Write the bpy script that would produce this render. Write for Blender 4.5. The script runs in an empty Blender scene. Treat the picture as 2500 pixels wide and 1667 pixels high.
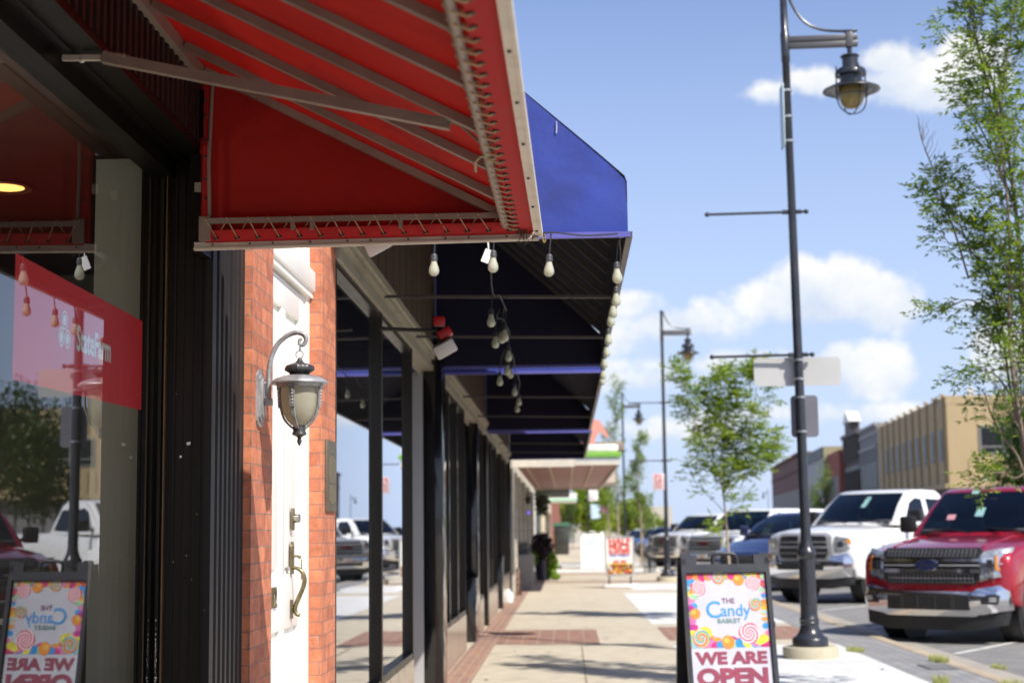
import bpy, bmesh, math, random
from mathutils import Vector, Matrix, Euler
R = math.radians
S = bpy.context.scene
COL = S.collection
# ------------------------------------------------------------------ camera
FPX = 3820.0            # focal length in photo pixels (2500 wide)
cam_d = bpy.data.cameras.new("camera")
cam = bpy.data.objects.new("camera", cam_d); COL.objects.link(cam)
cam_d.sensor_width = 36.0
cam_d.lens = FPX/2500*36.0
cam_d.clip_start = 0.05; cam_d.clip_end = 4000
YAW, PITCH, ROLL = 1.92, 6.93, -0.69
CAMH = 1.47
rot = Matrix.Rotation(R(YAW), 4, 'Z') @ Matrix.Rotation(R(90+PITCH), 4, 'X') @ Matrix.Rotation(R(ROLL), 4, 'Z')
cam.matrix_world = Matrix.Translation((0, 0, CAMH)) @ rot
cam_d.dof.use_dof = True
cam_d.dof.focus_distance = 6.3
cam_d.dof.aperture_fstop = 3.3
S.camera = cam
def at(xd, yd, Y):
    """world point on the plane y=Y seen at pixel (xd,yd) of the 2352x1568 view"""
    k = 2500/2352
    d = rot.to_3x3() @ Vector((xd*k-1250, -(yd*k-833.5), -FPX))
    t = Y/d.y
    return Vector((d.x*t, Y, CAMH + d.z*t))
def atx(xd, yd, X):
    k = 2500/2352
    d = rot.to_3x3() @ Vector((xd*k-1250, -(yd*k-833.5), -FPX))
    t = X/d.x
    return Vector((X, d.y*t, CAMH + d.z*t))
# ------------------------------------------------------------------ sun and sky
PHI, EL = 42.0, 46.0
sun_d = bpy.data.lights.new("sun", 'SUN'); sun = bpy.data.objects.new("sun", sun_d); COL.objects.link(sun)
sun_d.energy = 4.6; sun_d.angle = R(0.53); sun_d.color = (1.0, 0.94, 0.85)
sd = Vector((-math.sin(R(PHI))*math.cos(R(EL)), math.cos(R(PHI))*math.cos(R(EL)), -math.sin(R(EL))))
sun.rotation_euler = sd.to_track_quat('-Z', 'Y').to_euler()
sun.location = (20, -20, 30)
W = bpy.data.worlds.new("World"); S.world = W; W.use_nodes = True
nt = W.node_tree; N = nt.nodes; Lk = nt.links; N.clear()
def nd(t, **k):
    n = N.new(t)
    for a, b in k.items(): setattr(n, a, b)
    return n
def m_(op, a, b=None, c=None):
    n = N.new('ShaderNodeMath'); n.operation = op
    for i, v in enumerate((a, b, c)):
        if v is None: continue
        if isinstance(v, (int, float)): n.inputs[i].default_value = v
        else: Lk.new(v, n.inputs[i])
    return n.outputs[0]
sky = nd('ShaderNodeTexSky'); sky.sky_type = 'NISHITA'; sky.sun_disc = False
sky.sun_elevation = R(EL); sky.sun_rotation = R(180-PHI); sky.air_density = 1.0; sky.dust_density = 0.6; sky.ozone_density = 2.2
tc = nd('ShaderNodeTexCoord'); sx = nd('ShaderNodeSeparateXYZ'); Lk.new(tc.outputs['Generated'], sx.inputs[0])
ay = m_('MAXIMUM', m_('ABSOLUTE', sx.outputs[1]), 0.12)
u = m_('DIVIDE', sx.outputs[0], ay); v = m_('DIVIDE', sx.outputs[2], ay)
cb = nd('ShaderNodeCombineXYZ'); Lk.new(u, cb.inputs[0]); Lk.new(v, cb.inputs[1]); Lk.new(m_('SIGN', sx.outputs[1]), cb.inputs[2])
def noise(scale, detail, rough, sh=(0, 0, 0)):
    mp = nd('ShaderNodeMapping'); mp.inputs['Location'].default_value = sh; Lk.new(cb.outputs[0], mp.inputs[0])
    n = nd('ShaderNodeTexNoise'); n.inputs['Scale'].default_value = scale; n.inputs['Detail'].default_value = detail
    n.inputs['Roughness'].default_value = rough; Lk.new(mp.outputs[0], n.inputs['Vector']); return n.outputs['Fac']
n1 = noise(22, 8, 0.58); n2 = noise(7, 4, 0.5, (3.1, 1.7, 0)); n3 = noise(60, 5, 0.6, (1, 5, 0))
def uv(xd, yd):
    p = at(xd, yd, 1.0); return p.x, (p.z-CAMH)
blobs = [(1900, 690, 215, 62, 1), (1955, 645, 85, 62, 1), (1850, 640, 90, 50, 1), (2040, 690, 90, 70, .95), (1560, 745, 150, 55, .75), (1470, 700, 100, 40, .55),
         (1640, 835, 260, 34, .55), (2000, 850, 105, 70, .95), (1935, 825, 55, 48, .9), (2080, 195, 170, 62, .95), (2040, 140, 90, 50, .9), (2240, 150, 90, 90, .85),
         (1880, 185, 80, 38, .7), (1765, 215, 62, 26, .6), (2290, 810, 80, 75, .9), (1500, 870, 130, 30, .5), (1880, 950, 300, 30, .5),
         (1560, 990, 230, 30, .5), (2230, 700, 90, 30, .4), (1440, 780, 90, 40, .5), (-650, 500, 300, 110, .9), (3300, 450, 400, 140, .9), (3000, 800, 300, 90, .8)]
mask = None; sw = None; sdv = None
for (bx, by, rx, ry, a) in blobs:
    cu, cv = uv(bx, by); ku, kv = rx/3594*1.12, ry/3594*1.2
    du = m_('DIVIDE', m_('SUBTRACT', u, cu), ku); dv = m_('DIVIDE', m_('SUBTRACT', v, cv), kv)
    d = m_('ADD', m_('MULTIPLY', du, du), m_('MULTIPLY', dv, dv))
    g = m_('MULTIPLY', m_('SUBTRACT', 1.0, m_('SQRT', d)), a)
    mask = g if mask is None else m_('MAXIMUM', mask, g)
    gp = m_('MAXIMUM', m_('ADD', g, .25), 0.0); gd = m_('MULTIPLY', gp, dv); sw = gp if sw is None else m_('ADD', sw, gp); sdv = gd if sdv is None else m_('ADD', sdv, gd)
mask = m_('MAXIMUM', mask, -1.0)
mm = m_('ADD', mask, m_('MULTIPLY', m_('SUBTRACT', n1, 0.5), 1.5))
mm = m_('ADD', mm, m_('MULTIPLY', m_('SUBTRACT', n3, 0.5), 0.45))
behind = m_('MULTIPLY', m_('SUBTRACT', n2, 0.52), 4.0)
bsel = m_('LESS_THAN', sx.outputs[1], 0.0)
mm = m_('ADD', m_('MULTIPLY', mm, m_('SUBTRACT', 1.0, bsel)), m_('MULTIPLY', behind, bsel))
mr = nd('ShaderNodeMapRange'); mr.interpolation_type = 'SMOOTHSTEP'; Lk.new(mm, mr.inputs[0])
mr.inputs[1].default_value = -0.04; mr.inputs[2].default_value = 0.42; mr.inputs[3].default_value = 0; mr.inputs[4].default_value = 0.96
# pale air low down
hz = nd('ShaderNodeMapRange'); hz.interpolation_type = 'SMOOTHSTEP'; Lk.new(sx.outputs[2], hz.inputs[0])
hz.inputs[1].default_value = 0.46; hz.inputs[2].default_value = -0.02; hz.inputs[3].default_value = 0.0; hz.inputs[4].default_value = 0.88
cl = nd('ShaderNodeMix', data_type='RGBA')
vert = m_('DIVIDE', sdv, m_('MAXIMUM', sw, .02))
cs = nd('ShaderNodeMapRange'); Lk.new(m_('ADD', m_('MULTIPLY', vert, .55), m_('MULTIPLY', m_('SUBTRACT', n1, .5), 2.2)), cs.inputs[0]); cs.inputs[1].default_value = -.55; cs.inputs[2].default_value = .35
Lk.new(cs.outputs[0], cl.inputs[0]); cl.inputs[6].default_value = (5.2, 6.0, 7.4, 1); cl.inputs[7].default_value = (8.2, 8.2, 8.0, 1)
tint = nd('ShaderNodeMix', data_type='RGBA'); tint.blend_type = 'MULTIPLY'; tint.inputs[0].default_value = 1
Lk.new(sky.outputs[0], tint.inputs[6]); tint.inputs[7].default_value = (1.08, 1.07, 1.30, 1)
mh = nd('ShaderNodeMix', data_type='RGBA'); Lk.new(hz.outputs[0], mh.inputs[0]); Lk.new(tint.outputs[2], mh.inputs[6]); mh.inputs[7].default_value = (4.9, 6.0, 8.2, 1)
mx = nd('ShaderNodeMix', data_type='RGBA'); Lk.new(mr.outputs[0], mx.inputs[0]); Lk.new(mh.outputs[2], mx.inputs[6]); Lk.new(cl.outputs[2], mx.inputs[7])
bg = nd('ShaderNodeBackground'); bg.inputs['Strength'].default_value = 0.09; Lk.new(mx.outputs[2], bg.inputs['Color'])
wo = nd('ShaderNodeOutputWorld'); Lk.new(bg.outputs[0], wo.inputs[0])
S.view_settings.view_transform = 'Standard'; S.view_settings.look = 'None'; S.view_settings.gamma = 1.0
S.view_settings.use_curve_mapping = False; S.view_settings.exposure = 0.5
try:
    S.cycles.max_bounces = 8; S.cycles.transparent_max_bounces = 16; S.cycles.caustics_reflective = False; S.cycles.caustics_refractive = False
except Exception: pass

# ------------------------------------------------------------------ materials
MATS = {}
def pm(name, c, rough=.6, metal=0.0, var=.08, scale=6.0, bump=0.0, bscale=40.0, coat=0.0, emit=None, spec=.5, dirt=None, dscale=1.5, transl=0.0, aniso=(1, 1, 1)):
    if name in MATS: return MATS[name]
    m = bpy.data.materials.new(name); m.use_nodes = True; t = m.node_tree; n = t.nodes; l = t.links
    b = n['Principled BSDF']; MATS[name] = m
    b.inputs['Roughness'].default_value = rough; b.inputs['Metallic'].default_value = metal
    b.inputs['Coat Weight'].default_value = coat; b.inputs['Coat Roughness'].default_value = .04
    b.inputs['Specular IOR Level'].default_value = spec
    c4 = (c[0], c[1], c[2], 1)
    if emit:
        b.inputs['Base Color'].default_value = c4; b.inputs['Emission Color'].default_value = c4; b.inputs['Emission Strength'].default_value = emit; return m
    tcn = n.new('ShaderNodeTexCoord'); mp = n.new('ShaderNodeMapping'); mp.inputs['Scale'].default_value = aniso
    l.new(tcn.outputs['Object'], mp.inputs[0])
    no = n.new('ShaderNodeTexNoise'); no.inputs['Scale'].default_value = scale; no.inputs['Detail'].default_value = 6; l.new(mp.outputs[0], no.inputs['Vector'])
    rp = n.new('ShaderNodeMapRange'); rp.inputs[1].default_value = .3; rp.inputs[2].default_value = .7; rp.inputs[3].default_value = 1-var; rp.inputs[4].default_value = 1+var
    l.new(no.outputs['Fac'], rp.inputs[0])
    hs = n.new('ShaderNodeVectorMath'); hs.operation = 'SCALE'; hs.inputs[0].default_value = c[:3]; l.new(rp.outputs[0], hs.inputs['Scale'])
    out = hs.outputs[0]
    if dirt:
        dn = n.new('ShaderNodeTexNoise'); dn.inputs['Scale'].default_value = dscale; dn.inputs['Detail'].default_value = 9; dn.inputs['Roughness'].default_value = .7
        l.new(mp.outputs[0], dn.inputs['Vector'])
        dr = n.new('ShaderNodeMapRange'); dr.inputs[1].default_value = .52; dr.inputs[2].default_value = .72; dr.inputs[3].default_value = 0; dr.inputs[4].default_value = dirt[3]
        l.new(dn.outputs['Fac'], dr.inputs[0])
        mi = n.new('ShaderNodeMix'); mi.data_type = 'RGBA'; l.new(dr.outputs[0], mi.inputs[0]); l.new(out, mi.inputs[6]); mi.inputs[7].default_value = (dirt[0], dirt[1], dirt[2], 1)
        out = mi.outputs[2]
    l.new(out, b.inputs['Base Color'])
    rr = n.new('ShaderNodeMapRange'); rr.inputs[3].default_value = max(0.02, rough*.8); rr.inputs[4].default_value = min(1, rough*1.2); l.new(no.outputs['Fac'], rr.inputs[0]); l.new(rr.outputs[0], b.inputs['Roughness'])
    if bump:
        bn = n.new('ShaderNodeTexNoise'); bn.inputs['Scale'].default_value = bscale; bn.inputs['Detail'].default_value = 5; l.new(mp.outputs[0], bn.inputs['Vector'])
        bu = n.new('ShaderNodeBump'); bu.inputs['Strength'].default_value = bump; bu.inputs['Distance'].default_value = .02; l.new(bn.outputs['Fac'], bu.inputs['Height']); l.new(bu.outputs[0], b.inputs['Normal'])
    if transl:
        tr = n.new('ShaderNodeBsdfTranslucent'); l.new(out, tr.inputs['Color']); ms = n.new('ShaderNodeMixShader'); ms.inputs[0].default_value = transl
        o = n['Material Output']; l.new(b.outputs[0], ms.inputs[1]); l.new(tr.outputs[0], ms.inputs[2]); l.new(ms.outputs[0], o.inputs['Surface'])
    return m
def glass(name, tint=(.8, .85, .83), k=1.6, rough=0.0):
    m = bpy.data.materials.new(name); m.use_nodes = True; t = m.node_tree; n = t.nodes; l = t.links; n.clear()
    f = n.new('ShaderNodeFresnel'); ge = n.new('ShaderNodeNewGeometry'); io = n.new('ShaderNodeMapRange'); io.inputs[3].default_value = 1.5; io.inputs[4].default_value = 1/1.5; l.new(ge.outputs['Backfacing'], io.inputs[0]); l.new(io.outputs[0], f.inputs['IOR'])
    mu = n.new('ShaderNodeMath'); mu.operation = 'MULTIPLY'; mu.use_clamp = True; mu.inputs[1].default_value = k; l.new(f.outputs[0], mu.inputs[0])
    tr = n.new('ShaderNodeBsdfTransparent'); tr.inputs[0].default_value = (*tint, 1)
    gl = n.new('ShaderNodeBsdfGlossy'); gl.inputs['Roughness'].default_value = rough; gl.inputs['Color'].default_value = (.95, .97, 1, 1)
    ms = n.new('ShaderNodeMixShader'); l.new(mu.outputs[0], ms.inputs[0]); l.new(tr.outputs[0], ms.inputs[1]); l.new(gl.outputs[0], ms.inputs[2])
    o = n.new('ShaderNodeOutputMaterial'); l.new(ms.outputs[0], o.inputs[0]); MATS[name] = m; return m
def brickmat(name, c1, c2, mortar, bw, rh, ms=.006, axes='wall', rot90=False, bump=.6, dirt=.25, rough=.85, off=.5, white=0.0):
    m = bpy.data.materials.new(name); m.use_nodes = True; t = m.node_tree; n = t.nodes; l = t.links; b = n['Principled BSDF']
    tcn = n.new('ShaderNodeTexCoord'); sp = n.new('ShaderNodeSeparateXYZ'); l.new(tcn.outputs['Object'], sp.inputs[0]); cm = n.new('ShaderNodeCombineXYZ')
    if axes == 'wall':
        ad = n.new('ShaderNodeMath'); l.new(sp.outputs[0], ad.inputs[0]); l.new(sp.outputs[1], ad.inputs[1]); l.new(ad.outputs[0], cm.inputs[0]); l.new(sp.outputs[2], cm.inputs[1])
    else:
        l.new(sp.outputs[1 if rot90 else 0], cm.inputs[0]); l.new(sp.outputs[0 if rot90 else 1], cm.inputs[1])
    # wobble the joints a little
    nz = n.new('ShaderNodeTexNoise'); nz.inputs['Scale'].default_value = 9; l.new(cm.outputs[0], nz.inputs['Vector'])
    sb = n.new('ShaderNodeVectorMath'); sb.operation = 'SUBTRACT'; l.new(nz.outputs['Color'], sb.inputs[0]); sb.inputs[1].default_value = (.5, .5, .5)
    sc = n.new('ShaderNodeVectorMath'); sc.operation = 'SCALE'; sc.inputs['Scale'].default_value = rh*.09; l.new(sb.outputs[0], sc.inputs[0])
    av = n.new('ShaderNodeVectorMath'); l.new(cm.outputs[0], av.inputs[0]); l.new(sc.outputs[0], av.inputs[1])
    br = n.new('ShaderNodeTexBrick'); br.offset = off; br.inputs['Scale'].default_value = 1; br.inputs['Brick Width'].default_value = bw; br.inputs['Row Height'].default_value = rh
    br.inputs['Mortar Size'].default_value = ms; br.inputs['Mortar Smooth'].default_value = .25; br.inputs['Bias'].default_value = 0
    br.inputs['Color1'].default_value = (*c1, 1); br.inputs['Color2'].default_value = (*c2, 1); br.inputs['Mortar'].default_value = (*mortar, 1); l.new(av.outputs[0], br.inputs['Vector'])
    n2_ = n.new('ShaderNodeTexNoise'); n2_.inputs['Scale'].default_value = 14; n2_.inputs['Detail'].default_value = 8; n2_.inputs['Roughness'].default_value = .7; l.new(tcn.outputs['Object'], n2_.inputs['Vector'])
    rp = n.new('ShaderNodeMapRange'); rp.inputs[1].default_value = .3; rp.inputs[2].default_value = .7; rp.inputs[3].default_value = 1-dirt; rp.inputs[4].default_value = 1+dirt; l.new(n2_.outputs['Fac'], rp.inputs[0])
    s2 = n.new('ShaderNodeVectorMath'); s2.operation = 'SCALE'; l.new(br.outputs['Color'], s2.inputs[0]); l.new(rp.outputs[0], s2.inputs['Scale'])
    out = s2.outputs[0]
    if white:
        wn = n.new('ShaderNodeTexNoise'); wn.inputs['Scale'].default_value = 11; wn.inputs['Detail'].default_value = 10; wn.inputs['Roughness'].default_value = .75; l.new(tcn.outputs['Object'], wn.inputs['Vector'])
        wr = n.new('ShaderNodeMapRange'); wr.inputs[1].default_value = .60; wr.inputs[2].default_value = .68; wr.inputs[4].default_value = white; l.new(wn.outputs['Fac'], wr.inputs[0])
        mi = n.new('ShaderNodeMix'); mi.data_type = 'RGBA'; l.new(wr.outputs[0], mi.inputs[0]); l.new(out, mi.inputs[6]); mi.inputs[7].default_value = (.62, .5, .44, 1); out = mi.outputs[2]
    l.new(out, b.inputs['Base Color']); b.inputs['Roughness'].default_value = rough
    h = n.new('ShaderNodeMath'); h.operation = 'MULTIPLY_ADD'; l.new(br.outputs['Fac'], h.inputs[0]); h.inputs[1].default_value = -1; l.new(n2_.outputs['Fac'], h.inputs[2])
    bu = n.new('ShaderNodeBump'); bu.inputs['Strength'].default_value = bump; bu.inputs['Distance'].default_value = .006; l.new(h.outputs[0], bu.inputs['Height']); l.new(bu.outputs[0], b.inputs['Normal'])
    MATS[name] = m; return m

# ------------------------------------------------------------------ mesh building
class MB:
    def __init__(s): s.v = []; s.f = []; s.mi = []
    def add(s, vs, fs, mi=0):
        o = len(s.v); s.v += [tuple(p) for p in vs]; s.f += [tuple(i+o for i in f) for f in fs]; s.mi += [mi]*len(fs); return s
    def box(s, x0, x1, y0, y1, z0, z1, mi=0):
        if x0 > x1: x0, x1 = x1, x0
        if y0 > y1: y0, y1 = y1, y0
        if z0 > z1: z0, z1 = z1, z0
        return s.add([(x0, y0, z0), (x1, y0, z0), (x1, y1, z0), (x0, y1, z0), (x0, y0, z1), (x1, y0, z1), (x1, y1, z1), (x0, y1, z1)],
                     [(0, 3, 2, 1), (4, 5, 6, 7), (0, 1, 5, 4), (1, 2, 6, 5), (2, 3, 7, 6), (3, 0, 4, 7)], mi)
    def bbox(s, x0, x1, y0, y1, z0, z1, b=.01, mi=0):
        """bevelled box"""
        if x0 > x1: x0, x1 = x1, x0
        if y0 > y1: y0, y1 = y1, y0
        if z0 > z1: z0, z1 = z1, z0
        bm = bmesh.new(); r = bmesh.ops.create_cube(bm, size=1)
        for q in bm.verts: q.co = Vector(((x0+x1)/2+q.co.x*(x1-x0), (y0+y1)/2+q.co.y*(y1-y0), (z0+z1)/2+q.co.z*(z1-z0)))
        bmesh.ops.bevel(bm, geom=bm.edges[:], offset=min(b, .45*min(x1-x0, y1-y0, z1-z0)), segments=2, affect='EDGES', profile=.5)
        bm.verts.index_update(); s.add([q.co[:] for q in bm.verts], [[q.index for q in f.verts] for f in bm.faces], mi); bm.free(); return s
    def obox(s, p0, p1, w, h, up=(0, 0, 1), mi=0):
        """bar of section w (sideways) x h (along up) from p0 to p1"""
        p0 = Vector(p0); p1 = Vector(p1); d = (p1-p0).normalized(); upv = Vector(up); sd_ = d.cross(upv).normalized(); u2 = sd_.cross(d).normalized()
        vs = []
        for p in (p0, p1):
            for a, b in ((-1, -1), (1, -1), (1, 1), (-1, 1)): vs.append(p+sd_*a*w/2+u2*b*h/2)
        return s.add(vs, [(3, 2, 1, 0), (4, 5, 6, 7), (0, 1, 5, 4), (1, 2, 6, 5), (2, 3, 7, 6), (3, 0, 4, 7)], mi)
    def tube(s, pts, r, n=8, mi=0, cap=True):
        pts = [Vector(p) for p in pts]; m = len(pts); rs = r if isinstance(r, (list, tuple)) else [r]*m
        if m < 2: return s
        ref = None; vs = []
        for i, p in enumerate(pts):
            d = (pts[min(i+1, m-1)]-pts[max(i-1, 0)])
            if d.length < 1e-9: d = Vector((0, 0, 1))
            d.normalize()
            if ref is None:
                ref = Vector((0, 0, 1)) if abs(d.z) < .9 else Vector((1, 0, 0))
                ref = (ref-d*ref.dot(d)).normalized()
            else:
                ref = ref-d*ref.dot(d)
                ref = ref.normalized() if ref.length > 1e-6 else Vector((1, 0, 0))
            b = d.cross(ref)
            for k in range(n):
                a = 2*math.pi*k/n; vs.append(p+ref*math.cos(a)*rs[i]+b*math.sin(a)*rs[i])
        fs = []
        for i in range(m-1):
            for k in range(n): fs.append((i*n+k, i*n+(k+1) % n, (i+1)*n+(k+1) % n, (i+1)*n+k))
        if cap: fs.append(tuple(range(n-1, -1, -1))); fs.append(tuple((m-1)*n+k for k in range(n)))
        return s.add(vs, fs, mi)
    def lathe(s, prof, c=(0, 0, 0), n=24, axis='z', mi=0, wob=None, M=None):
        """prof list of (r,h)"""
        c = Vector(c); vs = []; fs = []
        for (r, h) in prof:
            for k in range(n):
                a = 2*math.pi*k/n; rr = r*(1+(wob(a, h) if wob else 0))
                if axis == 'z': p = Vector((rr*math.cos(a), rr*math.sin(a), h))
                elif axis == 'x': p = Vector((h, rr*math.cos(a), rr*math.sin(a)))
                else: p = Vector((rr*math.cos(a), h, rr*math.sin(a)))
                if M: p = M @ p
                vs.append(p+c)
        m = len(prof)
        for i in range(m-1):
            for k in range(n): fs.append((i*n+k, i*n+(k+1) % n, (i+1)*n+(k+1) % n, (i+1)*n+k))
        fs.append(tuple(range(n-1, -1, -1))); fs.append(tuple((m-1)*n+k for k in range(n)))
        return s.add(vs, fs, mi)
    def sphere(s, c, r, n=12, m=8, mi=0, sc=(1, 1, 1)):
        prof = [(r*math.sin(math.pi*i/m)+1e-5, -r*math.cos(math.pi*i/m)) for i in range(m+1)]
        o = len(s.v); s.lathe(prof, (0, 0, 0), n, mi=mi)
        for i in range(o, len(s.v)): p = s.v[i]; s.v[i] = (c[0]+p[0]*sc[0], c[1]+p[1]*sc[1], c[2]+p[2]*sc[2])
        return s
    def prism(s, poly, fn, d0, d1, mi=0):
        """poly in (a,b), fn(a,b,d)->xyz"""
        k = len(poly); vs = [fn(a, b, d0) for a, b in poly]+[fn(a, b, d1) for a, b in poly]
        fs = [tuple(range(k-1, -1, -1)), tuple(range(k, 2*k))]+[(i, (i+1) % k, k+(i+1) % k, k+i) for i in range(k)]
        return s.add(vs, fs, mi)
    def grid(s, P, mi=0, thick=None):
        """P rows of points"""
        h = len(P); w = len(P[0]); vs = [p for r in P for p in r]
        fs = [(i*w+j, i*w+j+1, (i+1)*w+j+1, (i+1)*w+j) for i in range(h-1) for j in range(w-1)]
        if thick is not None:
            t = Vector(thick); k = len(vs); vs += [Vector(p)+t for p in vs]; fs += [tuple(i+k for i in reversed(f)) for f in fs]
            ring = [j for j in range(w)]+[i*w+w-1 for i in range(1, h)]+[(h-1)*w+j for j in range(w-2, -1, -1)]+[i*w for i in range(h-2, 0, -1)]
            for a, b in zip(ring, ring[1:]+ring[:1]): fs.append((b, a, a+k, b+k))
        return s.add(vs, fs, mi)
    def xf(s, M, start=0):
        for i in range(start, len(s.v)): s.v[i] = tuple(M @ Vector(s.v[i]))
        return s
    def build(s, name, mat, parent=None, off=None, smooth=40, fix=True):
        me = bpy.data.meshes.new(name)
        if off is None and parent is not None and parent.get('_w'): off = parent['_w']
        vs = s.v if off is None else [(a-off[0], b-off[1], c-off[2]) for a, b, c in s.v]
        me.from_pydata(vs, [], s.f)
        mats = mat if isinstance(mat, (list, tuple)) else [mat]
        for m in mats: me.materials.append(m)
        if len(mats) > 1: me.polygons.foreach_set('material_index', s.mi)
        me.validate()
        if fix and len(s.f) < 60000:
            bm = bmesh.new(); bm.from_mesh(me); bmesh.ops.recalc_face_normals(bm, faces=bm.faces[:]); bm.to_mesh(me); bm.free()
        if smooth:
            me.polygons.foreach_set('use_smooth', [True]*len(me.polygons)); me.set_sharp_from_angle(angle=R(smooth))
        me.update()
        o = bpy.data.objects.new(name, me); COL.objects.link(o)
        if parent is not None:
            o.parent = parent
            if off is not None: o['_w'] = list(off)
        return o
def thing(name, label, cat, loc=(0, 0, 0), rz=0.0, group=None, world=True, scale=1.0):
    o = bpy.data.objects.new(name, None); COL.objects.link(o); o.location = loc; o.rotation_euler = (0, 0, rz); o.empty_display_size = .2
    o.scale = (scale,)*3
    o['label'] = label; o['category'] = cat
    if group: o['group'] = group
    if world: o['_w'] = list(loc)
    return o
def tag(o, label, cat, group=None):
    o['label'] = label; o['category'] = cat
    if group: o['group'] = group
    return o
def setting(o, kind='structure'): o['kind'] = kind; return o
def dup(o, parent=None, **k):
    c = o.copy(); COL.objects.link(c)
    if parent: c.parent = parent
    for a, b in k.items():
        if a in ('label', 'group'): c[a] = b
        else: setattr(c, a, b)
    for ch in list(o.children): dup(ch, c)
    return c
def textmb(s, size, fn, offset=0.0, ext=.001, xs=1.0, align='CENTER', shear=0.0, spacing=1.0, mb=None, mi=0):
    cu = bpy.data.curves.new('t', 'FONT'); cu.body = s; cu.size = size; cu.extrude = ext; cu.offset = offset; cu.align_x = align; cu.align_y = 'CENTER'
    cu.shear = shear; cu.space_character = spacing; cu.resolution_u = 4
    o = bpy.data.objects.new('t', cu); COL.objects.link(o); dg = bpy.context.evaluated_depsgraph_get(); dg.update()
    me = bpy.data.meshes.new_from_object(o.evaluated_get(dg)); mb = mb or MB()
    mb.add([fn(p.co.x*xs, p.co.y, p.co.z) for p in me.vertices], [tuple(f.vertices) for f in me.polygons], mi)
    bpy.data.objects.remove(o); bpy.data.meshes.remove(me); bpy.data.curves.remove(cu); return mb
# ================================================================== GROUND
FX = -1.285      # street face of the brick front
RZ = -0.06       # road level
asph = pm('asphalt', (.23, .225, .215), .9, var=.14, scale=3, bump=.5, bscale=160, dirt=(.12, .12, .12, .6), dscale=.6)
tanc = pm('tan_concrete', (.52, .46, .355), .85, var=.10, scale=5, bump=.3, bscale=90, dirt=(.36, .30, .22, .7), dscale=1.4)
whic = pm('white_concrete', (.64, .64, .62), .85, var=.08, scale=6, bump=.3, bscale=90, dirt=(.46, .45, .41, .7), dscale=1.6)
kerbm = pm('kerb_concrete', (.40, .33, .24), .85, var=.12, scale=4, bump=.3, bscale=60, dirt=(.2, .16, .11, .7), dscale=2)
gutm = pm('gutter_concrete', (.36, .33, .28), .85, var=.1, scale=4, bump=.3, bscale=60, dirt=(.2, .17, .13, .7), dscale=1.5)
redb = brickmat('paver_red', (.33, .17, .115), (.24, .125, .10), (.38, .31, .24), .21, .105, .008, 'floor', rot90=False, off=0.0, dirt=.3)
redb2 = brickmat('paver_strip', (.36, .20, .13), (.25, .15, .13), (.40, .33, .25), .205, .10, .007, 'floor', rot90=True, off=.5, dirt=.35)
greyp = brickmat('paver_grey', (.29, .285, .28), (.23, .23, .235), (.17, .16, .15), .42, .14, .006, 'floor', rot90=True, dirt=.2)
paint = pm('road_paint', (.62, .61, .57), .8, var=.1, scale=8, dirt=(.3, .3, .28, .8), dscale=3)
mb = MB(); mb.add([(-600, -60, RZ-.006), (900, -60, RZ-.006), (900, 2500, RZ-.006), (-600, 2500, RZ-.006)], [(0, 1, 2, 3)])
setting(mb.build('ground', pm('far_ground', (.20, .20, .17), .95, var=.2, scale=.05)))
mb = MB(); mb.add([(4.25, -20, RZ), (19.0, -20, RZ), (24, 260, RZ), (4.25, 260, RZ)], [(0, 1, 2, 3)])
setting(mb.build('road', asph))
mb = MB(); mb.box(-1.9, 4.06, -6, 200, RZ-.02, 0)
setting(mb.build('pavement', tanc))
def sheet(name, mat, rects, z=.004):
    mb = MB()
    for (x0, x1, y0, y1) in rects: mb.add([(x0, y0, z), (x1, y0, z), (x1, y1, z), (x0, y1, z)], [(0, 1, 2, 3)])
    return setting(mb.build(name, mat))
sheet('white_pavement', whic, [(1.32, 3.42, -6, 20.4), (1.30, 3.42, 25.0, 37.5), (1.6, 3.42, 39.2, 44), (-.97, 4.0, 57, 61), (-.97, 4.0, 66, 72)])
sheet('brick_strip_pavement', redb2, [(-1.27, -.97, -6, 42)])
sheet('brick_band_pavement', redb, [(-.968, .41, 20.9, 23.9), (1.35, 3.40, 21.4, 24.3), (-.968, 2.6, 45.5, 46.6), (-.968, 2.6, 54, 55)])
sheet('grey_paver_pavement', greyp, [(3.424, 4.055, -6, 60)])
# concrete joints, real saw cuts drawn as thin recess strips
mb = MB()
for y in [3, 5.4, 7.8, 10.2, 12.6, 15.0, 17.6, 20.6, 24.2, 26.8, 29.4, 32, 34.6, 37.6, 40.6, 44, 47, 50.5, 56, 62, 64, 75, 80, 86, 92, 100]:
    mb.add([(-.96, y, .006), (1.29, y, .006), (1.29, y+.018, .006), (-.96, y+.018, .006)], [(0, 1, 2, 3)])
    mb.add([(1.34, y, .008), (3.41, y, .008), (3.41, y+.014, .008), (1.34, y+.014, .008)], [(0, 1, 2, 3)])
mb.add([(.16, -6, .0055), (.175, -6, .0055), (.175, 20.5, .0055), (.16, 20.5, .0055)], [(0, 1, 2, 3)])
setting(mb.build('pavement_joints', pm('joint', (.30, .25, .18), .95)))
random.seed(77); mb = MB()
for i in range(150):
    x_, y_, q_ = random.uniform(-.9, 3.3), 8+36*random.random()**1.5, random.uniform(.010, .035)
    mb.add([(x_+q_*random.uniform(.7, 1.2)*math.cos(a), y_+q_*1.1*random.uniform(.7, 1.2)*math.sin(a), .0095+i*.00001) for a in (0, .9, 1.8, 2.7, 3.6, 4.5, 5.4)], [tuple(range(7))])
gm = mb.build('pavement_spots', pm('gum_spot', (.17, .15, .12), .9, var=.3), smooth=0); setting(gm, 'stuff'); gm['label'] = 'small dark gum and grime spots scattered over the pavement slabs'; gm['category'] = 'stains'
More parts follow.
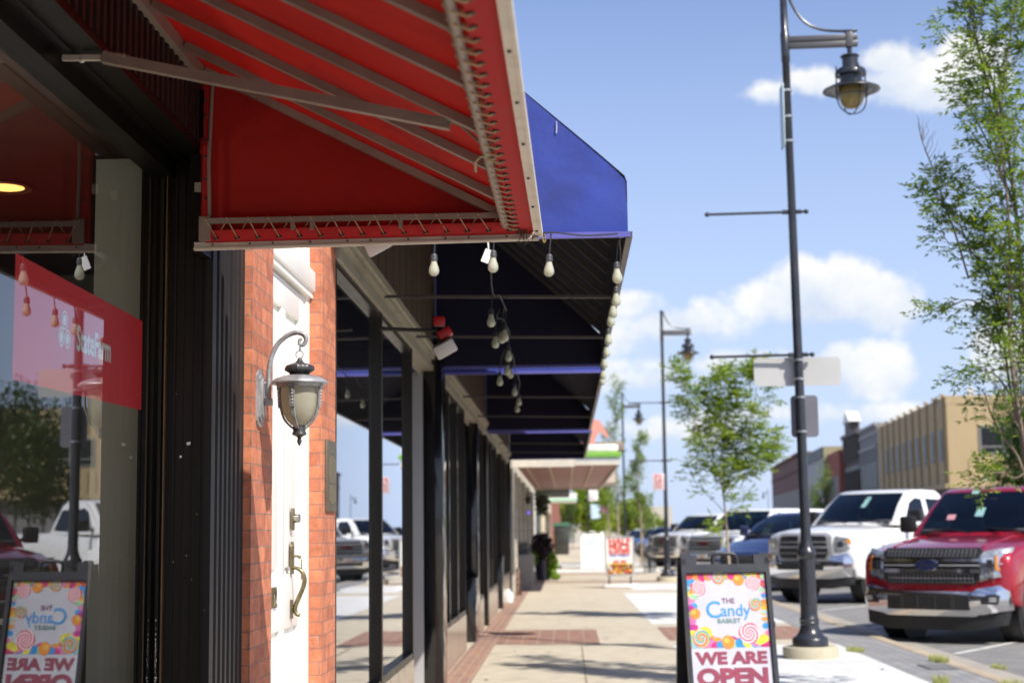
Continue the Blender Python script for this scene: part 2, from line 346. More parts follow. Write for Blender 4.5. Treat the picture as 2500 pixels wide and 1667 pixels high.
# kerb and gutter
mb = MB(); mb.bbox(4.06, 4.24, -6, 200, RZ-.1, .012, .03)
setting(mb.build('kerb', kerbm))
mb = MB(); mb.add([(4.24, -6, RZ+.012), (4.62, -6, RZ+.004), (4.62, 200, RZ+.004), (4.24, 200, RZ+.012)], [(0, 1, 2, 3)])
setting(mb.build('gutter', gutm))
# parking bay lines
mb = MB(); ca = (math.sin(R(34)), math.cos(R(34)))
for y in [6, 11, 16.1, 21.4, 26.6, 31.7, 36.8, 41.9, 47, 52.1, 57, 62, 67, 72, 77, 82, 87]:
    x0, y0 = 4.66, y-2.0
    x1, y1 = x0+5.6*ca[0], y0+5.6*ca[1]
    px, py = ca[1]*.05, -ca[0]*.05
    mb.add([(x0-px, y0-py, RZ+.006), (x0+px, y0+py, RZ+.006), (x1+px, y1+py, RZ+.006), (x1-px, y1-py, RZ+.006)], [(0, 1, 2, 3)])
setting(mb.build('parking_lines', paint))
# drain grate set in the grey pavers
g = MB()
gx, gy = 3.72, 16.6
g.box(gx, gx+.30, gy, gy+.62, .004, .010)
for i in range(9): g.box(gx+.03, gx+.27, gy+.035+i*.063, gy+.06+i*.063, .009, .014, 1)
tag(g.build('drain_grate', [pm('cast_iron', (.11, .11, .115), .6), pm('cast_iron_bar', (.2, .2, .2), .5)]), 'small dark iron drain grate set into the grey pavers beside the kerb', 'drain cover')
# grass tufts in the joints
random.seed(5)
def tuft(x, y, z, n, r, h, label):
    mb = MB()
    for i in range(n):
        a = random.random()*6.28; q = r*random.random()**.6; bx, by = x+q*math.cos(a)*.6, y+q*math.sin(a)*1.6
        hh = h*(.4+random.random()); t = random.random()*6.28; w = .004
        dx, dy = math.cos(t)*hh*.5, math.sin(t)*hh*.5
        mb.add([(bx-w, by, z), (bx+w, by, z), (bx+dx, by+dy, z+hh)], [(0, 1, 2)]); mb.add([(bx, by-w, z), (bx, by+w, z), (bx+dx*.6, by+dy*.6, z+hh*.8)], [(0, 1, 2)])
    o = mb.build('grass_tuft', pm('weed', (.34, .36, .11), .8, var=.3, scale=20), smooth=0, fix=False)
    tag(o, label, 'weeds', 'grass tufts growing in the kerb joints'); o['kind'] = 'stuff'
tuft(3.43, 19.2, .004, 240, .16, .05, 'green grass tuft at the corner of the white slab behind the lamp post base')
tuft(4.05, 17.6, .01, 260, .16, .06, 'yellowish grass tuft on the kerb edge in front of the red pickup')
tuft(4.64, 17.4, RZ, 120, .12, .05, 'thin grass tuft in the gutter joint by the white parking line')
tuft(4.0, 14.5, .01, 260, .18, .08, 'grass tuft on the kerb at the lower right corner')
tuft(3.43, 14.9, .004, 160, .09, .10, 'tall green grass tuft in the paver joint at the bottom edge')

# ================================================================== NEAR SHOP (black front under the red awning)
blk = pm('black_metal', (.005, .0042, .003), .34, var=.3, scale=5, dirt=(.02, .014, .007, .35), dscale=2, spec=.16)
blk2 = pm('black_bronze', (.013, .010, .006), .32, spec=.22, var=.25, scale=5, aniso=(1, 1, .1), dirt=(.028, .018, .009, .5), dscale=4)
corr = pm('corrugated_dark', (.011, .009, .008), .42, spec=.3, var=.2, scale=8, dirt=(.04, .03, .026, .3), dscale=3, aniso=(1, 1, .15))
bronze = pm('bronze_trim', (.16, .10, .05), .4, metal=.6, var=.2)
gl1 = glass('shop_glass', (.88, .90, .86), 1.45)
gl2 = glass('bay_glass', (.60, .64, .62), 1.7)
AYc = 5.552; SW = -1.33; GX = -1.52; PY = 5.80; GT = 2.89
sh = thing('shop_building', 'near shop with black metal front and large display window behind the red awning', 'shop', (SW, PY, 0))
m = MB()
m.box(-1.60, SW-.012, PY, 6.36, .0, 3.9); m.box(-1.60, SW-.012, -1, PY, 3.05, 3.9)
m.build('wall', blk, sh)
m = MB(); m.box(GX+.002, SW-.035, 0.2, PY-.004, GT-.012, 3.04); m.box(SW-.035, SW-.016, .2, PY-.004, GT-.012, GT+.03)
m.box(GX-.03, GX+.06, .2, PY-.006, GT-.075, GT-.014); m.box(SW-.05, SW+.006, .2, PY-.004, GT-.02, GT+.004); m.box(SW-.03, SW+.01, AYc+.02, PY-.035, 2.50, GT-.03); m.box(SW-.03, SW+.03, AYc+.02, PY-.035, GT+.03, 3.1)  # last two boxes are unseen, added to block the blue awning's reflection
m.box(SW-.10, SW-.085, .2, PY-.004, GT-.022, GT-.006)
m.build('window_header_and_blockers', blk, sh)
m = MB()   # pilaster facing the camera with its fine vertical steps
m.box(GX+.004, SW, PY-.002, PY-.03, 0, GT-.02)
for i, (a, b, d) in enumerate([(0, .012, .05), (.030, .034, .034), (.052, .06, .036), (.085, .09, .034), (.12, .125, .035), (.150, .158, .036)]):
    m.box(GX+.008+a, GX+.008+b, PY-.03, PY-d, 0, GT-.03)
random.seed(2)   # chipped paint spots
for (xd, yd, r_) in [(433, 1018, .008), (415, 1048, .0055), (405, 905, .002), (428, 1275, .002), (440, 1330, .0016), (398, 1290, .002), (452, 1180, .0016), (470, 1400, .0014)]:
    p = at(xd, yd, PY-.0375)
    k = 9; q = [(r_*(.7+.5*random.random()), 2*math.pi*i/k) for i in range(k)]
    m.prism([(a*math.cos(t)*.9, a*math.sin(t)) for a, t in q], lambda a, b, d: (p.x+a, p.y-d, p.z+b), 0, .001, mi=1)
for i in range(60):
    p = at(356+random.uniform(-7, 6), 1490+random.gauss(30, 45), PY-.0375); r_ = random.uniform(.0008, .004)
    p = Vector((max(p.x, GX+.014), p.y, p.z)); m.prism([(r_*.7*math.cos(t), r_*1.6*math.sin(t)) for t in (0, 1.2, 2.5, 3.7, 5)], lambda a, b, d: (p.x+a, p.y-.016-d, p.z+b), 0, .001, mi=1)
m.build('pilaster', [blk2, pm('chip_white', (.7, .68, .64), .7)], sh)
m = MB(); m.box(GX+.030, GX+.035, PY-.031, PY-.054, 0, GT-.05); m.build('bead', bronze, sh)
m = MB()   # corrugated cladding, real ribs
def corrug(m, y0, y1, z0, z1, x, pitch=.066, dep=.022):
    y = y0
    while y < y1-.02:
        m.add([(x, y, z0), (x, y+pitch*.42, z0), (x, y+pitch*.42, z1), (x, y, z1)], [(0, 1, 2, 3)])
        m.add([(x, y+pitch*.42, z0), (x-dep, y+pitch*.55, z0), (x-dep, y+pitch*.55, z1), (x, y+pitch*.42, z1)], [(0, 1, 2, 3)])
        m.add([(x-dep, y+pitch*.55, z0), (x-dep, y+pitch*.9, z0), (x-dep, y+pitch*.9, z1), (x-dep, y+pitch*.55, z1)], [(0, 1, 2, 3)])
        m.add([(x-dep, y+pitch*.9, z0), (x, y+pitch, z0), (x, y+pitch, z1), (x-dep, y+pitch*.9, z1)], [(0, 1, 2, 3)])
        y += pitch
corrug(m, PY+.012, 6.335, 0, 3.9, SW+.012, .079, .02)
m.box(SW-.01, SW+.016, PY-.034, PY+.012, 0, GT-.03)
corrug(m, .2, PY+.01, GT+.006, 3.9, SW+.008)
m.build('corrugated_cladding', corr, sh, smooth=20, fix=False)
m = MB(); m.box(GX-.02, SW, -1, PY-.04, 0, .45); m.build('bulkhead', blk, sh)
m = MB(); m.add([(GX, .2, .45), (GX, PY-.03, .45), (GX, PY-.03, GT-.06), (GX, .2, GT-.06)], [(0, 1, 2, 3)]); m.build('window', gl1, sh, smooth=0)
# interior
inw = pm('interior_wall', (.36, .36, .33), .8, var=.05); inc = pm('interior_ceiling', (.10, .055, .045), .8, var=.1); inf = pm('interior_floor', (.10, .08, .07), .6)
m = MB(); m.box(-1.80, GX-.03, 5.875, 5.93, 0, 2.92); m.box(-6, -1.92, 9.0, 9.1, 0, 3); m.box(-6, -5.9, 0, 9, 0, 3); m.box(-6, -1.62, -.1, 0, 0, 3)
m.build('interior_wall', inw, sh)
m = MB(); m.box(-5.9, GX-.02, 0, 9, 3.0, 3.05); m.build('ceiling', inc, sh)
m = MB(); m.box(-5.9, GX-.03, 0, 9, .02, .10); m.build('floor', inf, sh)
# recessed warm downlight
dl = thing('ceiling_downlight', 'round recessed ceiling light glowing warm inside the near shop window', 'ceiling light', (-2.43, 6.63, 2.995))
m = MB(); m.lathe([(.085, 2.998), (.115, 2.99), (.112, 2.982), (.085, 2.99)], (-2.43, 6.63, 0), 28); m.build('trim_ring', pm('dl_ring', (.35, .22, .12), .4), dl)
m = MB(); m.lathe([(.080, 2.9885), (.001, 2.9890)], (-2.43, 6.63, 0), 24); m.build('lamp', pm('dl_emit', (1, .50, .13), emit=2.2), dl)
li = bpy.data.lights.new('shop_fill_light', 'POINT'); li.energy = 13; li.color = (1, .9, .72); li.shadow_soft_size = .12  # unseen fill light added to brighten the shop's inner wall, apart from the downlight
lo = bpy.data.objects.new('shop_fill_light', li); COL.objects.link(lo); lo.location = (-2.55, 4.7, 2.2)
# red window decal with white logo
dc = thing('window_sticker', 'red rectangular insurance office sticker with white lettering on the near shop window', 'window sticker', (GX, 4.3, 1.9))
dx = GX-.004
red_d = pm('decal_red', (.72, .01, .015), .5, var=.03)
m = MB(); m.add([(dx, 4.25, 1.903), (dx, 5.567, 1.920), (dx, 5.567, 2.242), (dx, 4.25, 2.258)], [(0, 1, 2, 3)]); m.build('film', red_d, dc, smooth=0)
wh_d = pm('decal_white', (.85, .85, .85), .5, var=.02)
lf = lambda a, b, d: (GX-.0025+.0005*d, 4.97+a, 2.085+b)
m = textmb('StateFarm', .108, lambda x, y, z: lf(x+.02, y, 0), offset=.004, ext=.0, xs=.84, align='CENTER')
m.build('lettering', wh_d, dc, smooth=0, fix=False)
m = MB()
for (a, b) in [(-.285, .042), (-.315, -.012), (-.255, -.012)]:
    pts = 20; ri, ro = .024, .030
    vs = []
    for i in range(pts):
        t = 2*math.pi*i/pts
        vs += [lf(a+math.cos(t)*ro*.95, b+math.sin(t)*ro, 0), lf(a+math.cos(t)*ri*.95, b+math.sin(t)*ri, 0)]
    m.add(vs, [(2*i, 2*((i+1) % pts), 2*((i+1) % pts)+1, 2*i+1) for i in range(pts)])
    c = [lf(a+math.cos(2*math.pi*i/16)*.018, b+math.sin(2*math.pi*i/16)*.018, 0) for i in range(16)]; m.add(c, [tuple(range(16))])
m.build('emblem', wh_d, dc, smooth=0, fix=False)

# ================================================================== RED AWNING
redf = pm('red_canvas', (.46, .018, .013), .75, var=.10, scale=2.2, bump=.35, bscale=7, transl=.42, dirt=(.24, .012, .012, .6), dscale=1.6)
redh = pm('red_canvas_hem', (.50, .014, .018), .75, var=.06, scale=5, bump=.12, bscale=220, transl=.25)
steel = pm('galvanised_frame', (.26, .205, .17), .5, metal=.25, var=.14, scale=12, aniso=(1, 1, 1), dirt=(.17, .12, .10, .6), dscale=6, bump=.1, bscale=120)
alu = pm('painted_rail', (.58, .52, .45), .5, metal=.1, var=.1, scale=10, dirt=(.28, .22, .16, .5), dscale=9)
rope = pm('lacing_rope', (.48, .36, .22), .9, var=.15, scale=60, bump=.5, bscale=600)
dark = pm('dark_steel', (.06, .05, .04), .5)
eym = pm('eyelet_metal', (.10, .08, .06), .45, metal=.7)
AY = 5.65; AX = -.093; AZ = 2.535; WT = 3.155; PXx, PZz = -.205, 2.552; AN = .3
aw = thing('red_awning', 'red canvas awning on a metal frame, seen from underneath above the near shop window', 'awning', (SW, AY, 2.5))
def bow(Y): t = (AY-Y)/(AY-AN); return -.03*math.sin(min(1, t*1.2)*math.pi*.5)
def roofz(X): return AZ+.004+(WT-AZ)*(AX-X)/(AX-SW)
# sloping fabric
rows = []
for i in range(30):
    Y = AY+.012-(AY-AN)*i/29; rows.append([])
    for j in range(14):
        t = j/13; X = SW+.01+(AX+bow(Y)-SW-.01)*t
        sag = -.010*math.sin(math.pi*((Y*1/.62) % 1))*math.sin(math.pi*t)
        rows[-1].append((X, Y, WT+.006+(AZ-WT)*t+sag+.012))
m = MB(); m.grid(rows, thick=(0, 0, .003)); m.build('canopy', redf, aw)
# end panel (triangle with a short drop)
m = MB(); rows = []
for j in range(14):
    t = j/13; X = SW+.004+(AX-.005-SW)*t; zt = WT+.01+(AZ+.0-WT)*t+.004
    zb = 2.520+.012*t
    rows.append([(X, AY+.006-.012*math.sin(math.pi*k/6)*math.sin(math.pi*t), zb+(zt-zb)*k/6) for k in range(7)])
m.grid(rows, thick=(0, .003, 0)); m.build('end_panel', redf, aw)
# hems with eyelets turned inwards
m = MB()
m.grid([[(SW+.03+(AX-SW-.04)*t, AY+.004, 2.512+.012*t), (SW+.045+(AX-SW-.075)*t, AY-.035, 2.523+.012*t), (SW+.06+(AX-SW-.105)*t, AY-.052+.004*math.sin(t*40), 2.549+.010*t)] for t in [i/24 for i in range(25)]], thick=(0, 0, .002))
m.grid([[(AX+bow(Y)-.012, Y, AZ-.002), (AX+bow(Y)-.05, Y, AZ+.001), (AX+bow(Y)-.082+.003*math.sin(Y*31), Y, AZ+.004)] for Y in [AY-.01-(AY-AN)*i/40 for i in range(41)]], thick=(0, 0, .002))
hem = m.build('hem', redh, aw)
m = MB()
m.grid([[(SW+.045, AY-.001, 2.53), (SW+.048, AY-.012, 2.53)], [(SW+.05, AY-.001, WT-.04), (SW+.053, AY-.012, WT-.04)]], thick=(-.03, 0, 0))
for i in range(7): m.sphere((SW+.03, AY-.016, 2.60+.075*i+.01*math.sin(i*3)), .0055, 8, 6, mi=1)
m.build('side_hem', [redh, dark], aw)
# rails
m = MB(); m.obox((SW-.01, AY+.005, 2.502), (AX+.008, AY+.005, 2.517), .014, .030); m.obox((SW-.01, AY-.004, 2.492), (AX+.008, AY-.004, 2.507), .02, .006)
for i in range(11):
    p = (SW+.06+(AX-SW-.05)*i/10+.02*math.sin(i*2.1), AY-.012, 2.505+.012*i/10); m.sphere((p[0], p[1]-.001, p[2]), .0042, 8, 6, mi=1)
m.build('end_rail', [alu, dark], aw)
m = MB()
for i in range(9):
    Y = AY-.10-.42*i; m.sphere((AX+bow(Y)+.003, Y, AZ-.018), .0055, 8, 6, mi=1)
ys = [AY+.012-(AY-AN+.012)*i/24 for i in range(25)]
for a, b in zip(ys, ys[1:]):
    m.obox((AX+bow(a)+.003, a, AZ-.012), (AX+bow(b)+.003, b, AZ-.012), .024, .010); m.obox((AX+bow(a)+.017, a, AZ-.006), (AX+bow(b)+.017, b, AZ-.006), .010, .026)
m.build('front_rail', [alu, dark], aw)
# ribs, each a mesh of its own
ribY = [AY-.045, 5.30, 4.87, 4.42, 3.97, 3.52, 3.07, 2.62, 2.1, 1.5]
for Y in ribY:
    m = MB(); x1 = PXx+bow(Y); m.obox((SW+.035, Y, WT-.012), (x1, Y, roofz(x1)-.012), .032, .026, up=(0, 0, 1)); m.build('rib', steel, aw)
m = MB(); m.tube([(PXx+bow(Y), Y, PZz) for Y in [AY-.03, 5, 4.4, 3.8, 3.2, 2.6, 2, 1.2, .4]], .0135, 10); m.build('front_pipe', steel, aw)
m = MB(); m.obox((SW+.03, AY-.058, 2.583), (PXx+.05, AY-.058, 2.585), .018, .018)
for X in (-.97, -.58, -.43, -.9): m.box(X-.007, X+.007, AY-.064, AY-.052, 2.545, 2.576) if X not in (-.43,) else None
m.build('end_bar', steel, aw)
m = MB(); m.obox((SW+.016, AN, WT-.02), (SW+.016, AY-.02, WT-.02), .03, .05); m.build('wall_rail', steel, aw)
m = MB(); m.tube([(SW+.055, AY-.03, 2.53), (SW+.048, AY-.035, 2.8), (SW+.058, AY-.03, WT-.03)], .007, 8); m.box(SW+.02, SW+.06, AY-.06, AY-.045, 2.512, 2.60); m.build('wall_upright', steel, aw)
# brace arm
Yb = 4.40
m = MB(); m.obox((SW+.005, Yb+.05, 2.838), (-.318, Yb+.08, 2.625), .030, .030)
for i in range(14):
    t = random.random()*.07; m.sphere((SW+.01+t, Yb+.038+.02*random.random(), 2.838+.014-.2*t), .007, 6, 5)
for i in range(10): m.sphere((-.318-.02+.05*i/10, Yb+.07, 2.640-.008*i/10), .007, 6, 5)
br_ = m.build('brace_arm', steel, aw)
m = MB(); m.tube([(-.325, Yb+.08, 2.637), (-.29, Yb+.08, 2.625), (PXx+bow(Yb)+.0, Yb+.11, PZz+.01)], .0045, 6); m.build('hook_rod', steel, br_)
m = MB(); m.obox((SW-.12, Yb+.07, 2.846), (SW+.02, Yb+.05, 2.838), .012, .016); m.sphere((SW-.06, Yb+.06, 2.835), .008); m.build('bracket', alu, br_)
m = MB(); p = at(452, 463, PY-.05); m.box(SW-.05, SW-.012, PY-.055, PY-.035, p.z-.018, p.z+.018); m.sphere((SW-.035, PY-.06, p.z), .011); m.box(SW-.012, SW+.012, AY-.0, PY-.035, p.z-.016, p.z+.02)
m.build('wall_bracket', pm('zinc', (.33, .31, .27), .5, metal=.5), aw)
# lacing: eyelets + ropes
m = MB(); ne = 15
def hemp(t): return Vector((SW+.05+(AX-SW-.1)*t, AY-.037, 2.524+.012*t))
for i in range(ne):
    t = (i+.4)/ne; p = hemp(t); Mx = Matrix.Translation(p+Vector((0, -.001, -.002))) @ Matrix.Rotation(R(40), 4, 'X')
    er = MB(); er.lathe([(.0035, 0), (.0035, .002), (.0095, .0025), (.0095, -.0015), (.0035, -.002)], (0, 0, 0), 12); er.xf(Mx); er.build('eyelet', eym, aw)
    q = Vector((SW+.05+(AX-SW-.1)*(t-.45/ne)+random.uniform(-.004, .004), AY-.069, 2.59)); q2 = Vector((SW+.05+(AX-SW-.1)*(t+.42/ne), AY-.045, 2.578))
    m.tube([p+Vector((0, -.004, -.003)), p+Vector((-.004, -.006, .006)), q, q+Vector((-.003, .012, .006))], .0024, 6)
    m.tube([p+Vector((.002, .004, .006)), q2+Vector((0, 0, 0))], .0021, 6)
Y = AY-.06; k = 0
while Y > 2.75:
    x = AX+bow(Y)-.068; p = Vector((x, Y, AZ+.001))
    er = MB(); er.lathe([(.0035, -.002), (.0095, -.003), (.0095, .002), (.0035, .002)], p, 12); er.build('eyelet', eym, aw)
    q = Vector((PXx+bow(Y)-.014, Y-.02, PZz-.004))
    m.tube([p+Vector((0, 0, -.003)), p+Vector((-.01, 0, -.006)), Vector((PXx+bow(Y)+.004, Y-.01, PZz-.015)), q, q+Vector((.008, 0, .018)), p+Vector((.012, -.062, .012))], .0026 if Y > 4.6 else .0034, 6)
    Y -= .078 if Y > 4.7 else .088; k += 1
m.tube([(PXx-.014, 4.52, PZz-.012), (PXx-.03, 4.5, PZz-.018), (PXx-.045, 4.52, PZz-.03), (PXx-.045, 4.55, PZz-.05)], .004, 6)
m.tube([(PXx+.016*math.cos(a), 4.52+.004*a, PZz+.018*math.sin(a)) for a in [i*.6 for i in range(22)]], .004, 6)
for i in range(9): m.tube([(PXx+.03+.012*random.random()-.0, AY-.055+.02*random.random(), PZz-.02+.02*random.random()), (PXx+.02+.07*random.random(), AY-.05+.02*random.random(), PZz-.005+.02*random.random())], .003, 5)
m.build('lacing_rope', rope, aw)
m = MB()   # frayed nest of threads at the corner
for i in range(55):
    a = random.random()*6.28; b = random.random()*6.28; r_ = .022; c = Vector((AX-.055, AY-.03, AZ+.004))
    p = c+Vector((math.cos(a)*r_*1.1, math.sin(b)*r_*.6, math.sin(a)*r_*.8)); q = c+Vector((math.cos(b)*r_, math.sin(a)*r_, math.sin(b)*r_)); m.tube([p, (p+q)/2+Vector((0, 0, random.uniform(-.012, .012))), q], .0008, 4, cap=False)
for i in range(14):
    x = AX-.06+.06*random.random(); m.tube([(x, AY-.03, AZ-.005), (x+.01*random.uniform(-1, 1), AY-.034, AZ-.03-.02*random.random()), (x+.02*random.uniform(-1, 1), AY-.034, AZ-.04-.02*random.random())], .0007, 4, cap=False)
m.build('frayed_threads', pm('threads', (.07, .05, .03), .9), aw)

aw.location = (SW, AY-.08, 2.5+.012)
# ================================================================== BRICK FRONT WITH WHITE DOOR
brk = brickmat('red_brick', (.56, .20, .10), (.38, .12, .065), (.28, .17, .14), .205, .0677, .0026, 'wall', dirt=.34, white=.5, bump=.9)
DX = -1.352
bb = thing('brick_building', 'narrow red brick front with a white panelled door, between the two shops', 'building', (FX, 6.36, 0))
LC0, LC1, RC0, RC1 = 6.365, 6.82, 8.215, 8.70
def rough_col(m, x0, x1, y0, y1, z0, z1):
    nz = 60
    for i in range(nz):
        a = z0+(z1-z0)*i/nz; b = z0+(z1-z0)*(i+1)/nz; m.box(x0, x1, y0, y1, a, b)
m = MB(); m.box(FX-.4, FX, LC0, LC1, 0, 4.4); m.box(FX-.4, FX, RC0, RC1, 0, 4.4); m.box(FX-.4, FX, LC1, RC0, 3.35, 4.4)
m.build('wall', brk, bb)
whp = pm('white_paint', (.86, .85, .79), .35, var=.03, scale=2, bump=.08, bscale=60)
m = MB(); Dw = DX-.05
m.box(Dw-.05, Dw, LC1+.001, RC0-.001, .16, 3.34)
m.box(Dw, DX, LC1+.001, LC1+.10, .16, 3.34); m.box(Dw, DX, RC0-.10, RC0-.001, .16, 3.34)
m.box(Dw, DX-.012, RC0-.13, RC0-.101, .16, 3.34); m.box(Dw, DX-.025, RC0-.15, RC0-.131, .16, 3.34)
m.bbox(Dw, DX+.032, LC1+.002, RC0-.002, 2.745, 2.86, .012); m.box(Dw, DX+.018, LC1+.002, RC0-.002, 2.715, 2.745)
m.box(Dw, DX-.01, LC1+.1, RC0-.15, 3.22, 3.34)
fr = m.build('door_frame', whp, bb)
y0, y1 = LC1+.12, RC0-.155
dr = MB(); dr.box(Dw-.02, DX-.03, y0, y1, .18, 2.70)
z0, z1 = .18, 2.70
for a, b, c, d in [(y0, y0+.11, z0, z1), (y1-.12, y1, z0, z1), (y0+.11, y1-.12, 2.56, z1), (y0+.11, y1-.12, 1.02, 1.28), (y0+.11, y1-.12, z0, .42), ((y0+y1)/2-.05, (y0+y1)/2+.05, .42, 1.02), ((y0+y1)/2-.05, (y0+y1)/2+.05, 1.28, 2.56)]:
    dr.bbox(DX-.031, DX-.008, a, b, c, d, .004)
for (c, d) in ((.45, .99), (1.31, 2.53)):
    for (a, b) in ((y0+.14, (y0+y1)/2-.08), ((y0+y1)/2+.08, y1-.15)): dr.bbox(DX-.031, DX-.016, a, b, c, d, .008)
dr_o = dr.build('door', whp, bb)
m = MB(); m.box(FX-.35, FX+.02, LC1+.002, RC0-.002, 0, .16); m.build('doorstep', pm('step_stone', (.4, .38, .33), .8), bb)
# lock and handle
oldb = pm('aged_brass', (.22, .18, .10), .35, metal=.85, var=.3, scale=20); nick = pm('nickel', (.42, .40, .36), .3, metal=.9)
pl = atx(670, 1192, DX-.008)
m = MB(); m.bbox(DX-.008, DX+.004, pl.y-.024, pl.y+.024, pl.z-.055, pl.z+.055, .006); m.build('lock', oldb, dr_o)
m = MB(); m.lathe([(.02, 0), (.022, .004), (.022, .026), (.018, .03), (.001, .03)], (DX+.003, pl.y, pl.z+.004), 16, axis='x'); m.build('lock_cylinder', nick, dr_o)
ph = atx(668, 1282, DX-.008)
m = MB(); X0 = DX-.008
m.prism([(-.026, -.075), (.026, -.075), (.026, .05), (.018, .07), (0, .082), (-.018, .07), (-.026, .05)], lambda a, b, d: (X0+d, ph.y+a, ph.z+b), 0, .012)
zb = ph.z-.335
m.prism([(-.02, -.045), (.02, -.045), (.02, .045), (-.02, .045)], lambda a, b, d: (X0+d, ph.y+a, zb+.09+b), 0, .010)
pts = [(X0+.01, ph.z-.045), (X0+.03, ph.z-.048), (X0+.055, ph.z-.065), (X0+.068, ph.z-.10), (X0+.062, ph.z-.14), (X0+.045, ph.z-.18), (X0+.026, ph.z-.225), (X0+.022, ph.z-.255), (X0+.034, ph.z-.272), (X0+.045, ph.z-.274)]
def smooth_path(P, n=4):
    out = []
    for i in range(len(P)-1):
        p0 = Vector(P[max(i-1, 0)]); p1 = Vector(P[i]); p2 = Vector(P[i+1]); p3 = Vector(P[min(i+2, len(P)-1)])
        for k in range(n):
            t = k/n; out.append(.5*((2*p1)+(-p0+p2)*t+(2*p0-5*p1+4*p2-p3)*t*t+(-p0+3*p1-3*p2+p3)*t**3))
    out.append(Vector(P[-1])); return out
pp = smooth_path([(a, ph.y, b) for a, b in pts]); m.tube(pp, [.0085+.003*math.sin(math.pi*i/len(pp)) for i in range(len(pp))], 10)
m.tube([(X0+.026, ph.y, ph.z-.235), (X0+.006, ph.y, ph.z-.24)], .007, 8)
m.tube([(X0+.01, ph.y, ph.z+.01), (X0+.03, ph.y, ph.z+.012), (X0+.048, ph.y, ph.z+.003)], [.005, .006, .009], 8)
m.build('door_handle', oldb, dr_o)
m = MB(); pk = atx(682, 1345, DX-.008); m.box(X0, X0+.003, RC0-.19, RC0-.17, ph.z-.11, ph.z-.01); m.build('latch_plate', oldb, dr_o)
pn = atx(622, 1376, DX-.004)
m = textmb('112', .13, lambda x, y, z: (DX-.003+z, 7.235+x, pn.z+y), offset=.003, ext=.004, xs=.9, spacing=1.0)
m.build('house_number', oldb, dr_o, smooth=20)
# bronze plaque on the right pier
pq = atx(757, 1094, FX)
pqm = pm('plaque_bronze', (.15, .125, .085), .5, metal=.5, var=.15, scale=15)
plq = thing('bronze_plaque', 'dark bronze plaque with lines of raised text on the right brick pier', 'plaque', (FX, 8.45, 1.5))
za, zb_ = atx(757, 1012, FX).z, atx(757, 1175, FX).z
ya, yb = atx(746, 1094, FX).y, 8.665
m = MB(); m.bbox(FX-.003, FX+.013, ya, yb, zb_, za, .004)
mid = (ya+yb)/2; wid = (yb-ya)*.74
for i in range(26):
    z = za-.06-i*(za-zb_-.1)/26
    if i in (1, 2, 16): continue
    w_ = wid*(.45 if i in (0, 3, 25) else random.uniform(.88, 1))
    y = mid-w_/2
    while y < mid+w_/2-.01:
        l_ = random.uniform(.008, .026); m.box(FX+.0135, FX+.0165, y, min(y+l_, mid+w_/2), z-.0045, z+.0045, 1); y += l_+.006
m.build('plate', [pqm, pm('plaque_text', (.30, .25, .16), .4, metal=.6)], plq)

# ================================================================== WALL LANTERN
lt = thing('wall_lantern', 'ornate grey metal lantern with frosted glass hanging from a curled bracket on the brick pier', 'wall lamp', (FX, 6.49, 2.1))
lmet = pm('lantern_metal', (.34, .345, .355), .42, metal=.3, var=.2, scale=25, dirt=(.05, .05, .055, .7), dscale=14, bump=.1, bscale=150)
lmd = pm('lantern_dark', (.05, .05, .052), .42, metal=.3, var=.25, scale=25)
LY = 6.50
c = at(688, 900, LY); LXc = c.x
tz = lambda yd: at(688, yd, LY).z
# backplate
zt, zbm = at(600, 850, LY).z, at(600, 980, LY).z
m = MB()
def plate(w, z0_, z1_, d0, d1):
    h = (z1_-z0_)/2; zc = (z0_+z1_)/2; poly = [(w, -h*.8), (w*.75, -h*.9), (w*.35, -h), (-w*.35, -h), (-w*.75, -h*.9), (-w, -h*.8), (-w, h*.8), (-w*.75, h*.9), (-w*.35, h), (w*.35, h), (w*.75, h*.9), (w, h*.8)]
    m.prism(poly, lambda a, b, d: (FX+d, LY+a, zc+b), d0, d1)
plate(.055, zbm, zt, 0, .010); plate(.043, zbm+.02, zt-.02, .010, .018); plate(.028, zbm+.035, zt-.035, .018, .026)
m.build('backplate', lmet, lt)
arm = smooth_path([(at(x, y, LY).x, LY, at(x, y, LY).z) for x, y in [(617, 925), (617, 880), (618, 850), (623, 822), (635, 795), (655, 774), (678, 764), (697, 768), (703, 780), (697, 792), (688, 790), (688, 781), (693, 779)]], 5)
m = MB(); n_ = len(arm)
m.tube(arm, [.0105 if i < n_*.6 else .0105-.005*(i/n_-.6)/.4 for i in range(n_)], 10)
m.tube([Vector((p.x, p.y-.009, p.z)) for p in arm[:int(n_*.62)]], .0035, 6); m.tube([Vector((p.x, p.y+.009, p.z)) for p in arm[:int(n_*.62)]], .0035, 6)
m.bbox(arm[0].x-.016, arm[0].x+.016, LY-.014, LY+.014, arm[0].z-.012, arm[0].z+.018, .003)
m.tube([(FX+.02, LY, arm[0].z+.02), (arm[0].x, LY, arm[0].z+.02)], .008, 8); m.tube([(FX+.02, LY, at(600, 880, LY).z), (arm[0].x, LY, at(600, 880, LY).z)], .006, 8)
m.build('arm', lmet, lt)
m = MB()
def ring(c_, r_, t_, vert=True, ax='y'):
    P = []
    for i in range(21):
        a = 2*math.pi*i/20; P.append((c_[0]+(r_*math.cos(a) if ax == 'y' else 0), c_[1]+(r_*math.cos(a) if ax == 'x' else 0), c_[2]+r_*math.sin(a)))
    m.tube(P, t_, 6, cap=False)
ring((LXc, LY, tz(800)), .013, .002, ax='x'); ring((LXc, LY, tz(814)), .0155, .0024, ax='y')
m.build('chain', lmet, lt)
s_ = 3594/6.5   # px per metre in the 2352 view
rr = lambda px: px/s_
m = MB()
